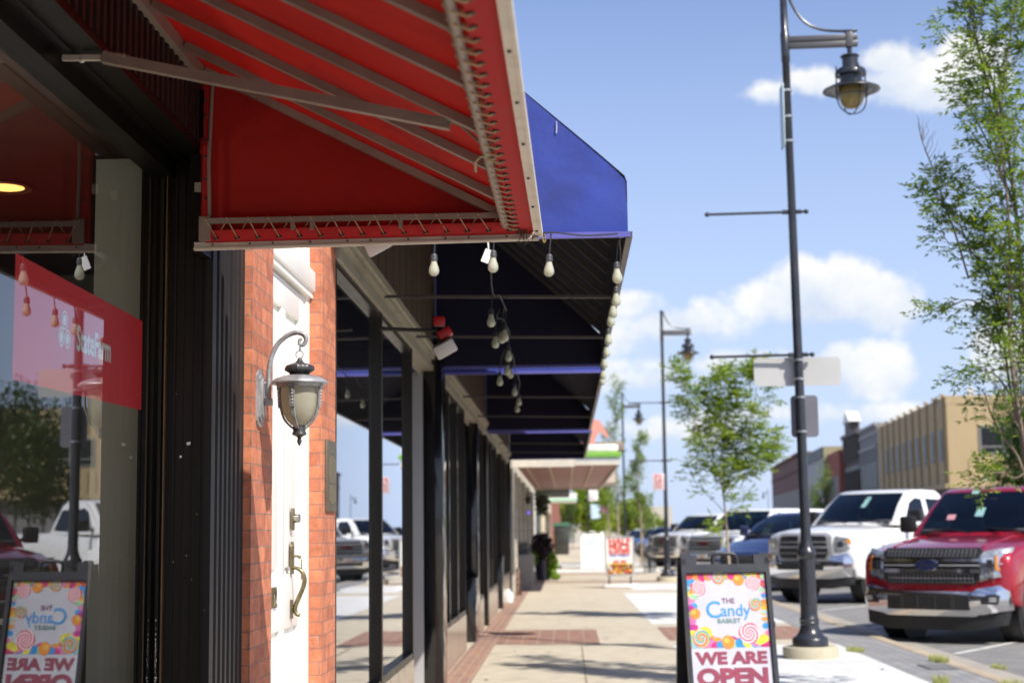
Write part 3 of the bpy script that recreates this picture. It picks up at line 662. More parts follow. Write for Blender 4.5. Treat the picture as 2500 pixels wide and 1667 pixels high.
top = [(.001, tz(822)), (rr(5), tz(824)), (rr(7), tz(829)), (rr(11), tz(833)), (rr(20), tz(836)), (rr(31), tz(840)), (rr(34), tz(846)), (rr(33), tz(851)), (rr(24), tz(856)), (rr(22), tz(861)), (rr(28), tz(862)), (rr(40), tz(864)), (rr(58), tz(871)), (rr(65), tz(877)), (rr(66), tz(880)), (rr(63), tz(883)), (rr(54), tz(881)), (rr(52), tz(889)), (rr(44), tz(891)), (.001, tz(890))]
m.lathe(top, (LXc, LY, 0), 40, wob=lambda a, h: (.035*math.cos(16*a) if tz(857) < h < tz(835) else 0))
nf = 40; m.mi = [1 if i < nf*10 else 0 for i in range(len(m.f))]
m.build('lamp_cap', [lmet, lmd], lt)
m = MB(); m.lathe([(rr(42), tz(889)), (rr(43), tz(900)), (rr(42.5), tz(915)), (rr(41), tz(932)), (rr(37), tz(950)), (rr(29), tz(965)), (rr(18), tz(976)), (rr(8), tz(979)), (.001, tz(980))], (LXc, LY, 0), 32)
frost = pm('frosted_glass', (.62, .60, .47), .25, var=.12, scale=9, transl=.55, coat=.6)
m.build('lamp_glass', frost, lt)
for k in range(4):
    a0 = R(-100+90*k)
    def PT(r_, z_): return (LXc+r_*math.cos(a0), LY+r_*math.sin(a0), z_)
    m = MB(); path = [PT(rr(r_), tz(y_)) for r_, y_ in [(48, 888), (47.5, 905), (47, 920), (45.5, 936), (41, 953), (33, 967), (22, 978), (12, 985)]]
    sp_ = smooth_path(path, 3); tan = Vector((-math.sin(a0), math.cos(a0), 0))
    for sgn in (-1, 0, 1): m.tube([p+tan*.0055*sgn for p in sp_], .0034, 6)
    q0, q1 = Vector(PT(rr(50), tz(893))), Vector(PT(rr(48.5), tz(936)))
    m.obox(q0, q1, .006, .021, up=tan); rad = Vector((math.cos(a0), math.sin(a0), 0))
    for j in range(5): m.sphere(tuple(q0.lerp(q1, .15+.17*j)+rad*.004), .0052-.0004*j, 8, 6)
    m.obox(Vector(PT(rr(50), tz(882))), Vector(PT(rr(50), tz(895))), .012, .026, up=tan)
    m.build('rib', lmet, lt)
m = MB(); m.lathe([(rr(14), tz(977)), (rr(16), tz(982)), (rr(14), tz(990)), (rr(16), tz(994)), (rr(16.5), tz(998)), (rr(10), tz(1001)), (rr(5), tz(1004)), (rr(4), tz(1008)), (rr(5.5), tz(1011)), (rr(5), tz(1016)), (rr(2), tz(1022)), (.0008, tz(1024))], (LXc, LY, 0), 20)
m.build('finial', lmd, lt)
# ================================================================== SHOPS UNDER THE BLUE AWNINGS
wx = -1.285   # frame plane
alf = pm('bronze_frame', (.022, .017, .012), .35, metal=.3, var=.2, scale=5, aniso=(1, 1, .2))
blkg = pm('black_granite', (.012, .012, .014), .12, var=.2, scale=20, coat=.4)
tanp = pm('tan_panel', (.34, .27, .20), .3, var=.06, scale=3, coat=.3)
gryp = pm('grey_panel', (.42, .42, .44), .45, var=.05, scale=2)
crmp = pm('cream_header', (.40, .37, .29), .5, var=.15, scale=6, dirt=(.12, .08, .05, .7), dscale=3, aniso=(1, .3, 1))
brnp = pm('brown_panel', (.11, .075, .052), .5, var=.2, scale=4, aniso=(1, 1, .1))
dkin = pm('dark_interior', (.05, .05, .048), .8)
inl = pm('pale_interior', (.28, .28, .26), .8, var=.05)
HB, HT = 3.02, 3.22
def storefront(name, label, ya, yb, bays, posts, extra=None):
    t = thing(name, label, 'shop', (wx, ya, 0))
    m = MB(); m.box(-1.75, wx-.02, ya, yb, HT+.03, 5.2); m.box(-4.2, -4.1, ya, yb, 0, HT); m.box(-4.1, wx-.1, ya, yb, 3.16, 3.2)
    m.build('wall', dkin, t)
    m = MB(); m.box(-4.1, -1.55, ya, yb, .01, .06); m.build('floor', inl, t)
    m = MB()
    m.box(wx-.09, wx+.02, ya, yb, HB, HB+.05); m.box(wx-.09, wx+.0, ya, yb, HB+.05, HB+.11); m.box(wx-.09, wx+.035, ya, yb, HB+.11, HB+.15); m.box(wx-.09, wx+.055, ya, yb, HB+.15, HT)
    m.box(wx-.115, wx-.09, ya, yb, HB-.04, HT)
    m.build('header', crmp, t)
    y = ya+.05; m = MB()   # brown vertical boards above the header
    while y < yb-.3:
        m.box(wx-.02, wx+.012, y, min(y+.42, yb), HT+.002, 5.2); y += .47
    m.build('upper_boards', brnp, t)
    for (a, b, z) in bays:
        f = MB(); f.box(wx-.07, wx, a, a+.030, z, HB-.001); f.box(wx-.07, wx, b-.030, b, z, HB-.001); f.box(wx-.07, wx-.004, a+.030, b-.030, z, z+.05); f.box(wx-.07, wx-.004, a+.030, b-.030, HB-.045, HB-.001)
        fo = f.build('window', alf, t)
        g_ = MB(); g_.add([(wx-.045, a+.028, z+.045), (wx-.045, b-.028, z+.045), (wx-.045, b-.028, HB-.04), (wx-.045, a+.028, HB-.04)], [(0, 1, 2, 3)]); g_.build('pane', gl2, fo, smooth=0)
        if z > .2:
            p = MB(); p.box(wx-.10, wx+.004, a+.002, b-.002, .0, z-.003); p.build('bulkhead', tanp, t)
    for (a, b, x0, x1, z0, z1, mt) in posts:
        p = MB(); p.bbox(x0, x1, a, b, z0, z1, .006); p.build('pilaster' if b-a < .9 else 'recess_panel', mt, t)
    return t
storefront('shop_building', 'glass shop front under the nearest blue awning, right after the brick pier', 8.71, 15.9,
    [(8.72, 10.92, .42), (10.93, 13.12, .44)],
    [(13.13, 15.0, -2.3, -2.25, 0, HB, dkin), (15.0, 15.06, -2.25, -1.37, 0, HB, gryp), (15.0, 15.45, -1.368, -1.185, 0, HT+.3, blkg), (13.125, 13.16, -2.2, -1.39, 0, HB, gryp), (15.46, 15.88, -1.35, -1.27, 0, HB, gryp)])
storefront('shop_building', 'glass shop front with tan lower panels under the middle blue awning', 15.9, 25.5,
    [(15.92, 17.2, .46), (17.21, 18.5, .46), (18.51, 19.9, .46), (22.6, 24.1, .5)],
    [(19.92, 22.5, -1.9, -1.8, 0, HB, gryp), (21.6, 21.66, -1.8, -1.5, .9, HB, gryp), (21.4, 22.2, -1.56, -1.25, 0, .85, blkg), (22.3, 22.58, -1.5, -1.26, 0, HB, blkg), (24.12, 25.48, -1.5, -1.40, 0, HB, blkg), (25.1, 25.48, -1.38, -1.27, 0, HB, alf)])
storefront('shop_building', 'glass shop front under the farthest blue awning, before the cream stone pier', 25.5, 35.4,
    [(25.52, 27.2, .5), (27.21, 28.9, .5), (31.2, 33.2, .55), (33.22, 35.0, .55)],
    [(28.92, 31.18, -1.9, -1.8, 0, HB, gryp), (30.6, 31.15, -1.5, -1.26, 0, 1.0, blkg), (35.0, 35.39, -1.45, -1.24, 0, HT, blkg)])
# white rags/splash at the base of the window are glare in the photo, left out
# --- blue awnings
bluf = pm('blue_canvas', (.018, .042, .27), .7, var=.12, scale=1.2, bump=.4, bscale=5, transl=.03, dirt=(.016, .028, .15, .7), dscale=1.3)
blud = pm('blue_canvas_shaded', (.006, .006, .028), .9, var=.08, scale=1.2, transl=.004)  # shaded copy of the blue canvas: underside darkness put into the colour
bfr = pm('awning_frame', (.09, .08, .08), .45, metal=.3, var=.1)
brail = pm('blue_rail', (.10, .10, .38), .4, var=.08, scale=4)
BX, BZ0, BZ1, BSL, BSX = .362, 3.10, 3.418, .88, -1.265
def blue_awning(ya, yb, label, beams, BX=BX):
    t = thing('blue_awning', label, 'awning', (BSX, ya, BZ0), group='blue awnings along the row of shops')
    zt = BZ1+(BX-BSX)*BSL
    # roof: front valance + slope, gently sagging between ribs
    m = MB(); rows = []
    n = int((yb-ya)/.3)
    for i in range(n+1):
        Y = ya+(yb-ya)*i/n; row = []
        for (x, z) in [(BX, BZ0), (BX, BZ1-.03), (BX-.012, BZ1+.005)]+[(BX-(BX-BSX)*k/8, BZ1+(BX-BSX)*BSL*k/8) for k in range(1, 9)]: row.append((x, Y, z))
        rows.append(row)
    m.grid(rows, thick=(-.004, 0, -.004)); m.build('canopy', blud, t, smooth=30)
    for nm, Y, s_ in (('end_panel', ya, 1), ('end_panel', yb, -1)):
        m = MB(); rows = []
        for j in range(13):
            tt = j/12; x = BSX+(BX-BSX)*tt; top = min(zt, BZ1+(BX-x)*BSL-.004) if x < BX-.012 else BZ1-.03
            rows.append([(x, Y+s_*.004*math.sin(k*.9)*math.sin(tt*5), BZ0+(top-BZ0)*k/6) for k in range(7)])
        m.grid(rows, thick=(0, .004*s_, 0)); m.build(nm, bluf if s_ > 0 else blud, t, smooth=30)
        m = MB(); m.obox((BSX, Y-s_*.012, BZ0-.012), (BX+.012, Y-s_*.012, BZ0-.012), .03, .03); m.build('end_rail', brail, t)
    m = MB(); m.obox((BX+.006, ya-.02, BZ0-.014), (BX+.006, yb+.02, BZ0-.014), .035, .035); m.build('front_rail', bfr, t)
    for Y in beams:
        m = MB(); m.obox((BSX, Y, BZ0+.03), (BX-.02, Y, BZ0-.0), .02, .02); m.build('cross_bar', bfr, t)
    Y = ya+.3
    while Y < min(yb, ya+8) and Y < 17:
        m = MB(); m.obox((BX-.03, Y, BZ1-.03), (BSX+.05, Y, zt-.08), .03, .03); m.build('rafter', bfr, t); Y += .55
    return t
blue_awning(8.52, 15.35, 'bright blue canvas awning nearest the red one, with a faded streak on its sunlit end', [10.9, 13.2])
blue_awning(15.95, 25.1, 'middle blue canvas awning of the row, between the nearest and the farthest', [19.2, 22.5], .385)
blue_awning(25.7, 35.2, 'farthest blue canvas awning, ending before the cream stone building', [29.5, 32.8], .41)
# pale vertical scuff on the blue end panel
p = at(1278, 291, 8.51)
m = MB(); m.prism([(-.004, -.035), (.003, -.04), (.006, .0), (.004, .035), (-.001, .03)], lambda a, b, d: (p.x+a, 8.512-d, p.z+b), 0, .001)
o = [q for q in bpy.data.objects if q.name == 'blue_awning'][0]; m.build('scuff', pm('scuff', (.30, .32, .50), .8), o)
# --- string lights
cabm = pm('cable_black', (.02, .02, .02), .6); sockm = pm('socket', (.05, .05, .055), .45)
bulbm = pm('bulb_glass', (.60, .61, .48), .12, var=.03, transl=.35, coat=1.0)
st = thing('string_lights', 'string of pale bulbs on a black cable, looped under and along the blue awning', 'string lights', (BX, 8.4, BZ0))
def bulb(x, y, z, lean=0.0):
    """z is the middle of the glass"""
    tp = z+.125
    b_ = MB(); M_ = Matrix.Rotation(lean, 4, 'Y')
    def L(mb_, prof): mb_.lathe([(r_, h) for r_, h in prof], (x, y, z+.06), 14, M=M_)
    s1 = MB(); L(s1, [(.001, .012), (.012, .010), (.017, .004), (.019, -.006), (.018, -.012), (.020, -.016), (.019, -.030), (.001, -.032)]); so = s1.build('socket', sockm, st)
    L(b_, [(.001, -.030), (.015, -.031), (.018, -.045), (.0265, -.068), (.029, -.085), (.026, -.100), (.015, -.111), (.001, -.114)]); b_.build('bulb', bulbm, so)
    return Vector((x, y, z+.07))
cab = MB()
def drop(x, y, z, zc, lean=0):
    q = bulb(x, y, z, lean); cab.tube(smooth_path([(x+.012, y, zc), (x+.006, y, (zc+q.z)/2), (q.x, q.y, q.z-.005)], 3), .0042, 6)
row1 = [(997, 612, 8.44), (1133, 604, 8.42), (1262, 613, 8.40), (1416, 629, 8.6)]
pts = []
for xd, yd, Y in row1:
    w_ = at(xd, yd, Y); zc = w_.z+(.19 if xd > 1000 else .19); drop(w_.x, w_.y, w_.z, zc, random.uniform(-.1, .1)); pts.append((w_.x+.01, w_.y, zc))
cl_ = [(BSX+.05, 8.45, BZ0+.0)]+[(pts[0][0]-.2, 8.44, BZ0-.02), pts[0], (pts[0][0]+.15, 8.43, BZ0-.01), pts[1], (pts[1][0]+.15, 8.42, BZ0-.03), pts[2], (pts[2][0]+.18, 8.42, BZ0-.03), (BX-.06, 8.44, BZ0-.02)]
cab.tube(smooth_path(cl_, 5), .0048, 6)
run = [(1128, 733, 2.86), (1138, 783, 2.86), (1150, 768, 2.88), (1143, 772, 2.88), (1168, 815, 2.88), (1165, 848, 2.86), (1172, 855, 2.88), (1148, 872, 2.80), (1182, 897, 2.86), (1192, 920, 2.86), (1188, 936, 2.84)]
prev = Vector((pts[1][0]-.04, 8.46, BZ0-.01)); seq = [tuple(prev)]
for xd, yd, z in run:
    dd = at(xd, yd, 1.0); Y = (z-CAMH)/(dd.z-CAMH); w_ = at(xd, yd, Y)
    if any(abs(w_.y-q[1]) < .25 and abs(w_.x-q[0]) < .05 for q in seq[1:]): w_.x += .03
    drop(w_.x, w_.y, w_.z, w_.z+.17); seq.append((w_.x+.012, w_.y, w_.z+.17))
seq = [seq[0]]+sorted(seq[1:], key=lambda q: q[1]); full = [seq[0]]
for a, b in zip(seq, seq[1:]): full += [tuple((Vector(a)+Vector(b))/2+Vector((0, 0, .05))), b]
cab.tube(smooth_path(full, 3), .0055, 6)
ed = [(1415, 684), (1408, 712), (1403, 732), (1397, 776), (1393, 805), (1388, 832), (1385, 858), (1383, 872)]
seq = [(BX-.02, 8.5, BZ0-.03), (pts[3][0]+.01, pts[3][1], pts[3][2])]
for xd, yd in ed:
    z = 2.90; dd = at(xd, yd, 1.0); Y = (z-CAMH)/(dd.z-CAMH); w_ = at(xd, yd, Y); drop(w_.x, w_.y, w_.z, w_.z+.16); seq.append((w_.x+.02, w_.y, w_.z+.16))
full = [seq[0]]
for a, b in zip(seq, seq[1:]): full += [tuple((Vector(a)+Vector(b))/2+Vector((.01, 0, .02))), b]
cab.tube(smooth_path(full, 3), .0055, 6)
cab.build('cable', cabm, st)
p = at(1250, 548, 8.4); m = MB()
m.tube([(p.x+.014*math.cos(a)*.5, 8.395, p.z+.022*math.sin(a)) for a in [i*.4 for i in range(16)]], .004, 6); m.build('carabiner', pm('brass_clip', (.5, .36, .12), .35, metal=.8), st)
p = at(1120, 588, 8.41); m = MB(); m.obox((p.x-.018, 8.41, p.z-.035), (p.x+.010, 8.41, p.z+.035), .042, .002, up=(0, 1, 0)); m.tube([(p.x+.005, 8.42, p.z+.03), (p.x+.0, 8.42, BZ0-.02)], .004, 6)
m.build('care_tag', pm('tag_white', (.7, .7, .68), .7), st)
# --- white flood lights on the wall under the awning
def flood(px, py, Y, label, redtop):
    p = at(px, py, Y); t = thing('wall_floodlight', label, 'flood light', (p.x, p.y, p.z))
    m = MB(); o = 0; m.bbox(-.075, .075, -.09, .09, -.045, .045, .012); m.xf(Matrix.Translation(p) @ Matrix.Rotation(R(-28), 4, 'Y') @ Matrix.Rotation(R(12), 4, 'X')); m.build('housing', pm('fl_white', (.55, .52, .50), .4), t)
    m = MB(); m.tube([(p.x-.03, p.y, p.z+.03), (p.x-.05, p.y, p.z+.12), (wx+.05, p.y, p.z+.14)], .014, 8); m.build('bracket', pm('fl_black', (.03, .03, .03), .5), t)
    if redtop:
        m = MB(); m.bbox(-.05, .05, -.04, .04, -.03, .03, .01); m.xf(Matrix.Translation(p+Vector((.0, 0, .10))) @ Matrix.Rotation(R(-28), 4, 'Y'), 0); m.bbox(p.x-.075, p.x+.0, p.y-.03, p.y+.03, p.z+.15, p.z+.215, .01); m.build('red_cap', pm('fl_red', (.45, .01, .01), .4), t)
flood(1022, 800, 10.4, 'white wall floodlight with a red cap under the nearest blue awning', True)
flood(868, 562, 8.75, 'white box floodlight half hidden behind the bottom rail of the red awning', False)

# ================================================================== STONE BUILDING WITH THE FLAT CANOPY
crs = brickmat('cream_stone', (.52, .49, .40), (.46, .43, .35), (.33, .30, .23), .6, .30, .012, 'wall', dirt=.1)
wood = pm('brown_wood', (.24, .10, .045), .5, var=.3, scale=6, aniso=(1, 1, .2)); wht = pm('white_wall', (.55, .55, .52), .7, var=.05)
cb_ = thing('stone_building', 'cream stone building with brown wooden doors under the flat reddish canopy', 'building', (wx, 36.5, 0))
m = MB(); m.box(-1.9, -1.30, 35.45, 58.5, 2.9, 5.4)
for a, b in ((35.45, 36.6), (38.2, 38.9), (41.5, 42.2), (46, 47), (51, 52), (57, 58.5)): m.box(-1.9, -1.22, a, b, 0, 2.9)
m.build('wall', crs, cb_)
for a, b in ((36.6, 38.2), (38.9, 41.5), (42.2, 46), (47, 51), (52, 57)):
    m = MB(); m.box(-1.75, -1.5, a+.01, b-.01, .02, .75); m.box(-1.7, -1.48, a+.01, a+.12, .75, 2.89); m.box(-1.7, -1.48, b-.12, b-.01, .75, 2.89); m.box(-1.7, -1.49, (a+b)/2-.05, (a+b)/2+.05, .75, 2.89); m.box(-1.7, -1.5, a+.12, b-.12, 2.1, 2.2)
    w_ = m.build('window', wood, cb_); m = MB(); m.add([(-1.6, a+.1, .75), (-1.6, b-.1, .75), (-1.6, b-.1, 2.88), (-1.6, a+.1, 2.88)], [(0, 1, 2, 3)]); m.build('pane', gl2, w_, smooth=0)
cn = thing('entrance_canopy', 'flat shop canopy with reddish boarded underside and white and lime green front', 'canopy', (wx, 37, 3.0))
csof = pm('canopy_soffit', (.34, .15, .13), .6, var=.1, scale=3, aniso=(1, .3, 1)); cwht = pm('canopy_white', (.75, .75, .70), .4); cgr = pm('canopy_green', (.28, .55, .08), .5); cgr2 = pm('canopy_grey', (.36, .40, .42), .5); btim = pm('canopy_beam', (.52, .40, .26), .6)
m = MB(); m.box(-1.2, 1.20, 37.05, 57.5, 3.05, 3.09); m.build('soffit', csof, cn)
for x in (-.96, -.40, .15, .62): m = MB(); m.box(x-.025, x+.025, 37.1, 57.4, 3.0, 3.049); m.build('beam', btim, cn)
m = MB(); m.box(-1.25, .22, 36.98, 37.04, 2.98, 3.15); m.box(.22, 1.27, 36.96, 37.04, 3.01, 3.10); m.box(1.2, 1.25, 37.05, 57.5, 2.98, 3.12); m.box(-1.2, 1.2, 57.5, 57.56, 2.98, 3.1)
m.build('edge_trim', pm('canopy_trim', (.58, .54, .46), .6), cn)
m = MB(); m.box(.22, 1.24, 36.99, 37.05, 3.105, 3.20); m.build('grey_band', cgr2, cn)
m = MB(); m.box(.22, 1.30, 36.95, 37.05, 3.202, 3.31); m.box(1.24, 1.30, 37.05, 57.4, 3.202, 3.31)
m.box(.22, 1.31, 36.945, 36.96, 3.235, 3.255, 1); m.build('green_band', [cgr, pm('canopy_dkgreen', (.05, .22, .05), .5)], cn)
m = MB(); m.bbox(.1, 1.24, 36.97, 57.4, 3.312, 3.50, .06); m.build('top', cwht, cn)
# coral parapet with an arch cut out, and a tiled band, farther along
cp = thing('coral_gable', 'coral pink gable with a round arch cut out, above the far end of the canopy', 'building', (1.2, 62, 3.5))
cor = pm('coral_paint', (.62, .27, .21), .7)
z_ = lambda yd: at(1400, yd, 60).z; x_ = lambda xd: at(xd, 1000, 60).x
poly = [(x_(1335), z_(1042)), (x_(1335), z_(985)), (x_(1352), z_(965)), (x_(1367), z_(962)), (x_(1379), z_(966)), (x_(1400), z_(1003)), (x_(1391), z_(1004)), (x_(1383), z_(993)), (x_(1375), z_(993)), (x_(1368), z_(1006)), (x_(1365), z_(1022)), (x_(1365), z_(1042))]
m = MB(); m.prism(poly, lambda a, b, d: (a, d, b), 60, 60.3); m.build('gable', cor, cp)
m = MB(); m.bbox(x_(1366), x_(1432), 60.0, 66, z_(1036), z_(1014), .08); m.build('tiled_band', brickmat('tile_band', (.22, .14, .09), (.12, .08, .06), (.3, .25, .2), .25, .12, .03, 'wall'), cp)
m = MB(); m.box(x_(1335)-.6, x_(1412), 60.05, 66, 3.3, z_(1037)); m.build('wall', pm('coral_wall', (.5, .42, .35), .8), cp)
# farther row of shops
t = thing('far_shop_building', 'white painted shop farther down the row behind the hanging plant', 'building', (-1.3, 70, 0))
m = MB(); m.box(-3, -1.28, 58.52, 78, 0, 5.2); m.box(-1.28, -1.2, 60, 60.6, 0, 3); m.box(-1.28, -1.2, 66, 66.6, 0, 3); m.box(-1.28, -1.2, 72, 72.6, 0, 3); m.build('wall', wht, t)
m = MB()
for a in (61, 67, 73.2): m.box(-1.279, -1.262, a, a+4.4, .5, 2.8)
m.build('window', pm('dark_glass', (.02, .025, .03), .08, spec=.8), t)
m = MB(); m.box(-1.27, .12, 62, 72, 3.0, 3.35); m.build('canopy', pm('dark_canopy', (.06, .055, .05), .7), t)
t = thing('far_shop_building', 'cream shop with a white and green sign board beyond the dark canopy', 'building', (-1.3, 90, 0))
m = MB(); m.box(-3, -1.1, 78.1, 112, 0, 4.6); m.build('wall', pm('cream_wall', (.58, .50, .36), .8, var=.06), t)
m = MB(); m.box(-1.1, .55, 84, 90, 3.05, 3.5); m.build('sign_board', cwht, t); m = MB(); m.box(-1.1, .56, 83.98, 84.0, 3.1, 3.2); m.build('stripe', pm('mint', (.3, .6, .42), .5), t)
m = MB()
for a in (80, 86, 92, 98, 104): m.box(-1.099, -1.08, a, a+3.5, .5, 2.6)
m.build('window', MATS['dark_glass'], t)
t = thing('far_corner_building', 'red brick corner building closing the far end of the pavement', 'building', (-1, 130, 0))
m = MB(); m.box(-8, -.6, 125, 170, 0, 5); m.build('wall', pm('far_brick', (.26, .11, .08), .85), t)
# hanging plant basket under the far canopy
leafd = pm('leaf_dark', (.035, .04, .02), .7, var=.4, scale=12); leafl = pm('leaf_lime', (.20, .34, .02), .6, var=.3, scale=10, transl=.3); leafp = pm('leaf_purple', (.035, .022, .028), .7, var=.4, scale=10)
def leafball(m, c, rx, ry, rz, n, s, seed):
    rnd = random.Random(seed)
    for i in range(n):
        while True:
            q = Vector((rnd.uniform(-1, 1), rnd.uniform(-1, 1), rnd.uniform(-1, 1)))
            if q.length < 1: break
        q = q*(.55+.45*rnd.random())/max(q.length, .3)*q.length**.4 if q.length > 0 else q
        p = Vector((c[0]+q.x*rx, c[1]+q.y*ry, c[2]+q.z*rz)); a = Vector((rnd.gauss(0, 1), rnd.gauss(0, 1), rnd.gauss(0, .7))).normalized(); b = a.cross(Vector((rnd.gauss(0, 1), rnd.gauss(0, 1), rnd.gauss(0, 1)))).normalized(); k = s*rnd.uniform(.6, 1.3)
        m.add([p-a*k, p+b*k*.5, p+a*k, p-b*k*.5], [(0, 1, 2, 3)])
t = thing('hanging_basket', 'dark trailing plant in a basket hanging over the pavement near the far shops', 'hanging plant', (-.6, 58, 2.6))
c = at(1245, 1145, 58)
m = MB(); leafball(m, (c.x, c.y, c.z), .32, .3, .75, 900, .07, 3); m.build('foliage', leafd, t, smooth=0, fix=False)
m = MB(); m.lathe([(.05, -.3), (.22, -.1), (.25, .02), (.22, .02)], (c.x, c.y, c.z), 14); m.tube([(c.x, c.y, c.z), (c.x, c.y, 3.4)], .015, 6); m.build('basket', pm('basket', (.05, .04, .03), .8), t)
# small wall sconce and blue light
t = thing('wall_sconce', 'small black outdoor wall sconce beside the brown wooden windows', 'wall lamp', (-1.1, 46.5, 2))
c = at(1205, 1140, 46.5); m = MB(); m.tube([(-1.25, 46.5, c.z+.05), (-1.1, 46.5, c.z+.1), (c.x+.1, 46.5, c.z)], .02, 6); m.lathe([(.02, .02), (.10, -.03), (.07, -.2), (.01, -.22)], (c.x+.1, 46.5, c.z), 12); m.build('lamp', cabm, t)
t = thing('neon_light', 'small round blue lit sign beside the shop entrance', 'lit sign', (-1.1, 48, 2))
c = at(1214, 1177, 50); m = MB(); m.sphere((c.x, c.y, c.z), .035, 12, 8); m.build('lamp', pm('blue_emit', (.15, .1, 1.0), emit=1.6), t)

# ================================================================== PLANTERS
pc = pm('aggregate', (.36, .35, .33), .9, var=.25, scale=60, bump=.6, bscale=80)
t = thing('concrete_planter', 'square pale concrete planter holding a small grey shrub, in front of the stone building', 'planter', (-1.1, 40.5, 0))
m = MB(); zt = .88; x0, x1 = at(1181, 1400, 40.5).x, at(1227, 1400, 40.5).x
m.add([(x0+.03, 40.2, 0), (x1-.03, 40.2, 0), (x1-.03, 40.8, 0), (x0+.03, 40.8, 0), (x0-.02, 40.15, zt), (x1+.02, 40.15, zt), (x1+.02, 40.85, zt), (x0-.02, 40.85, zt)], [(0, 3, 2, 1), (4, 5, 6, 7), (0, 1, 5, 4), (1, 2, 6, 5), (2, 3, 7, 6), (3, 0, 4, 7)])
m.build('pot', pc, t)
m = MB(); leafball(m, ((x0+x1)/2, 40.5, 1.02), .22, .22, .22, 300, .05, 8); m.build('shrub', pm('grey_leaf', (.20, .22, .20), .8, var=.3), t, smooth=0, fix=False)
t = thing('plant_pot', 'tall dark blue pot with dark purple foliage and trailing lime green vines', 'planter', (-.6, 48, 0))
c0 = at(1248, 1335, 48); m = MB(); m.lathe([(.17, 0), (.2, .02), (.27, .55), (.29, .62), (.25, .62), (.24, .5)], (c0.x, 48, 0), 20); m.build('pot', pm('pot_blue', (.025, .03, .07), .35, coat=.3), t)
m = MB(); leafball(m, (c0.x-.02, 48, 1.0), .36, .32, .46, 1300, .075, 4); m.build('foliage', leafp, t, smooth=0, fix=False)
m = MB(); leafball(m, (c0.x+.27, 47.9, .48), .19, .22, .42, 420, .075, 5); leafball(m, (c0.x-.25, 47.8, .68), .13, .15, .22, 160, .07, 6); leafball(m, (c0.x+.36, 47.8, .12), .16, .2, .10, 120, .07, 7); m.build('vines', leafl, t, smooth=0, fix=False)
# small brick-patterned bin and white stones by the pier
t = thing('ash_bin', 'small dark patterned bin standing at the foot of the cream pier', 'bin', (-1.15, 38, 0))
m = MB(); m.bbox(-1.21, -1.12, 36.7, 36.9, 0, .62, .02); m.build('body', pm('bin_pat', (.20, .12, .09), .7, var=.6, scale=14), t); m = MB(); m.bbox(-1.115, -1.08, 36.7, 36.9, 0, .55, .01); m.build('side_panel', cabm, t)
t = thing('white_jug', 'small white plastic jug standing on the brick strip by the shop wall', 'jug', (-1.15, 30.5, 0))
p = at(1167, 1388, 33); m = MB(); m.lathe([(.001, .0), (.11, .01), (.12, .12), (.10, .2), (.04, .27), (.04, .3), (.001, .3)], (p.x, 33, 0), 16); m.build('body', pm('jug', (.7, .7, .68), .5), t)
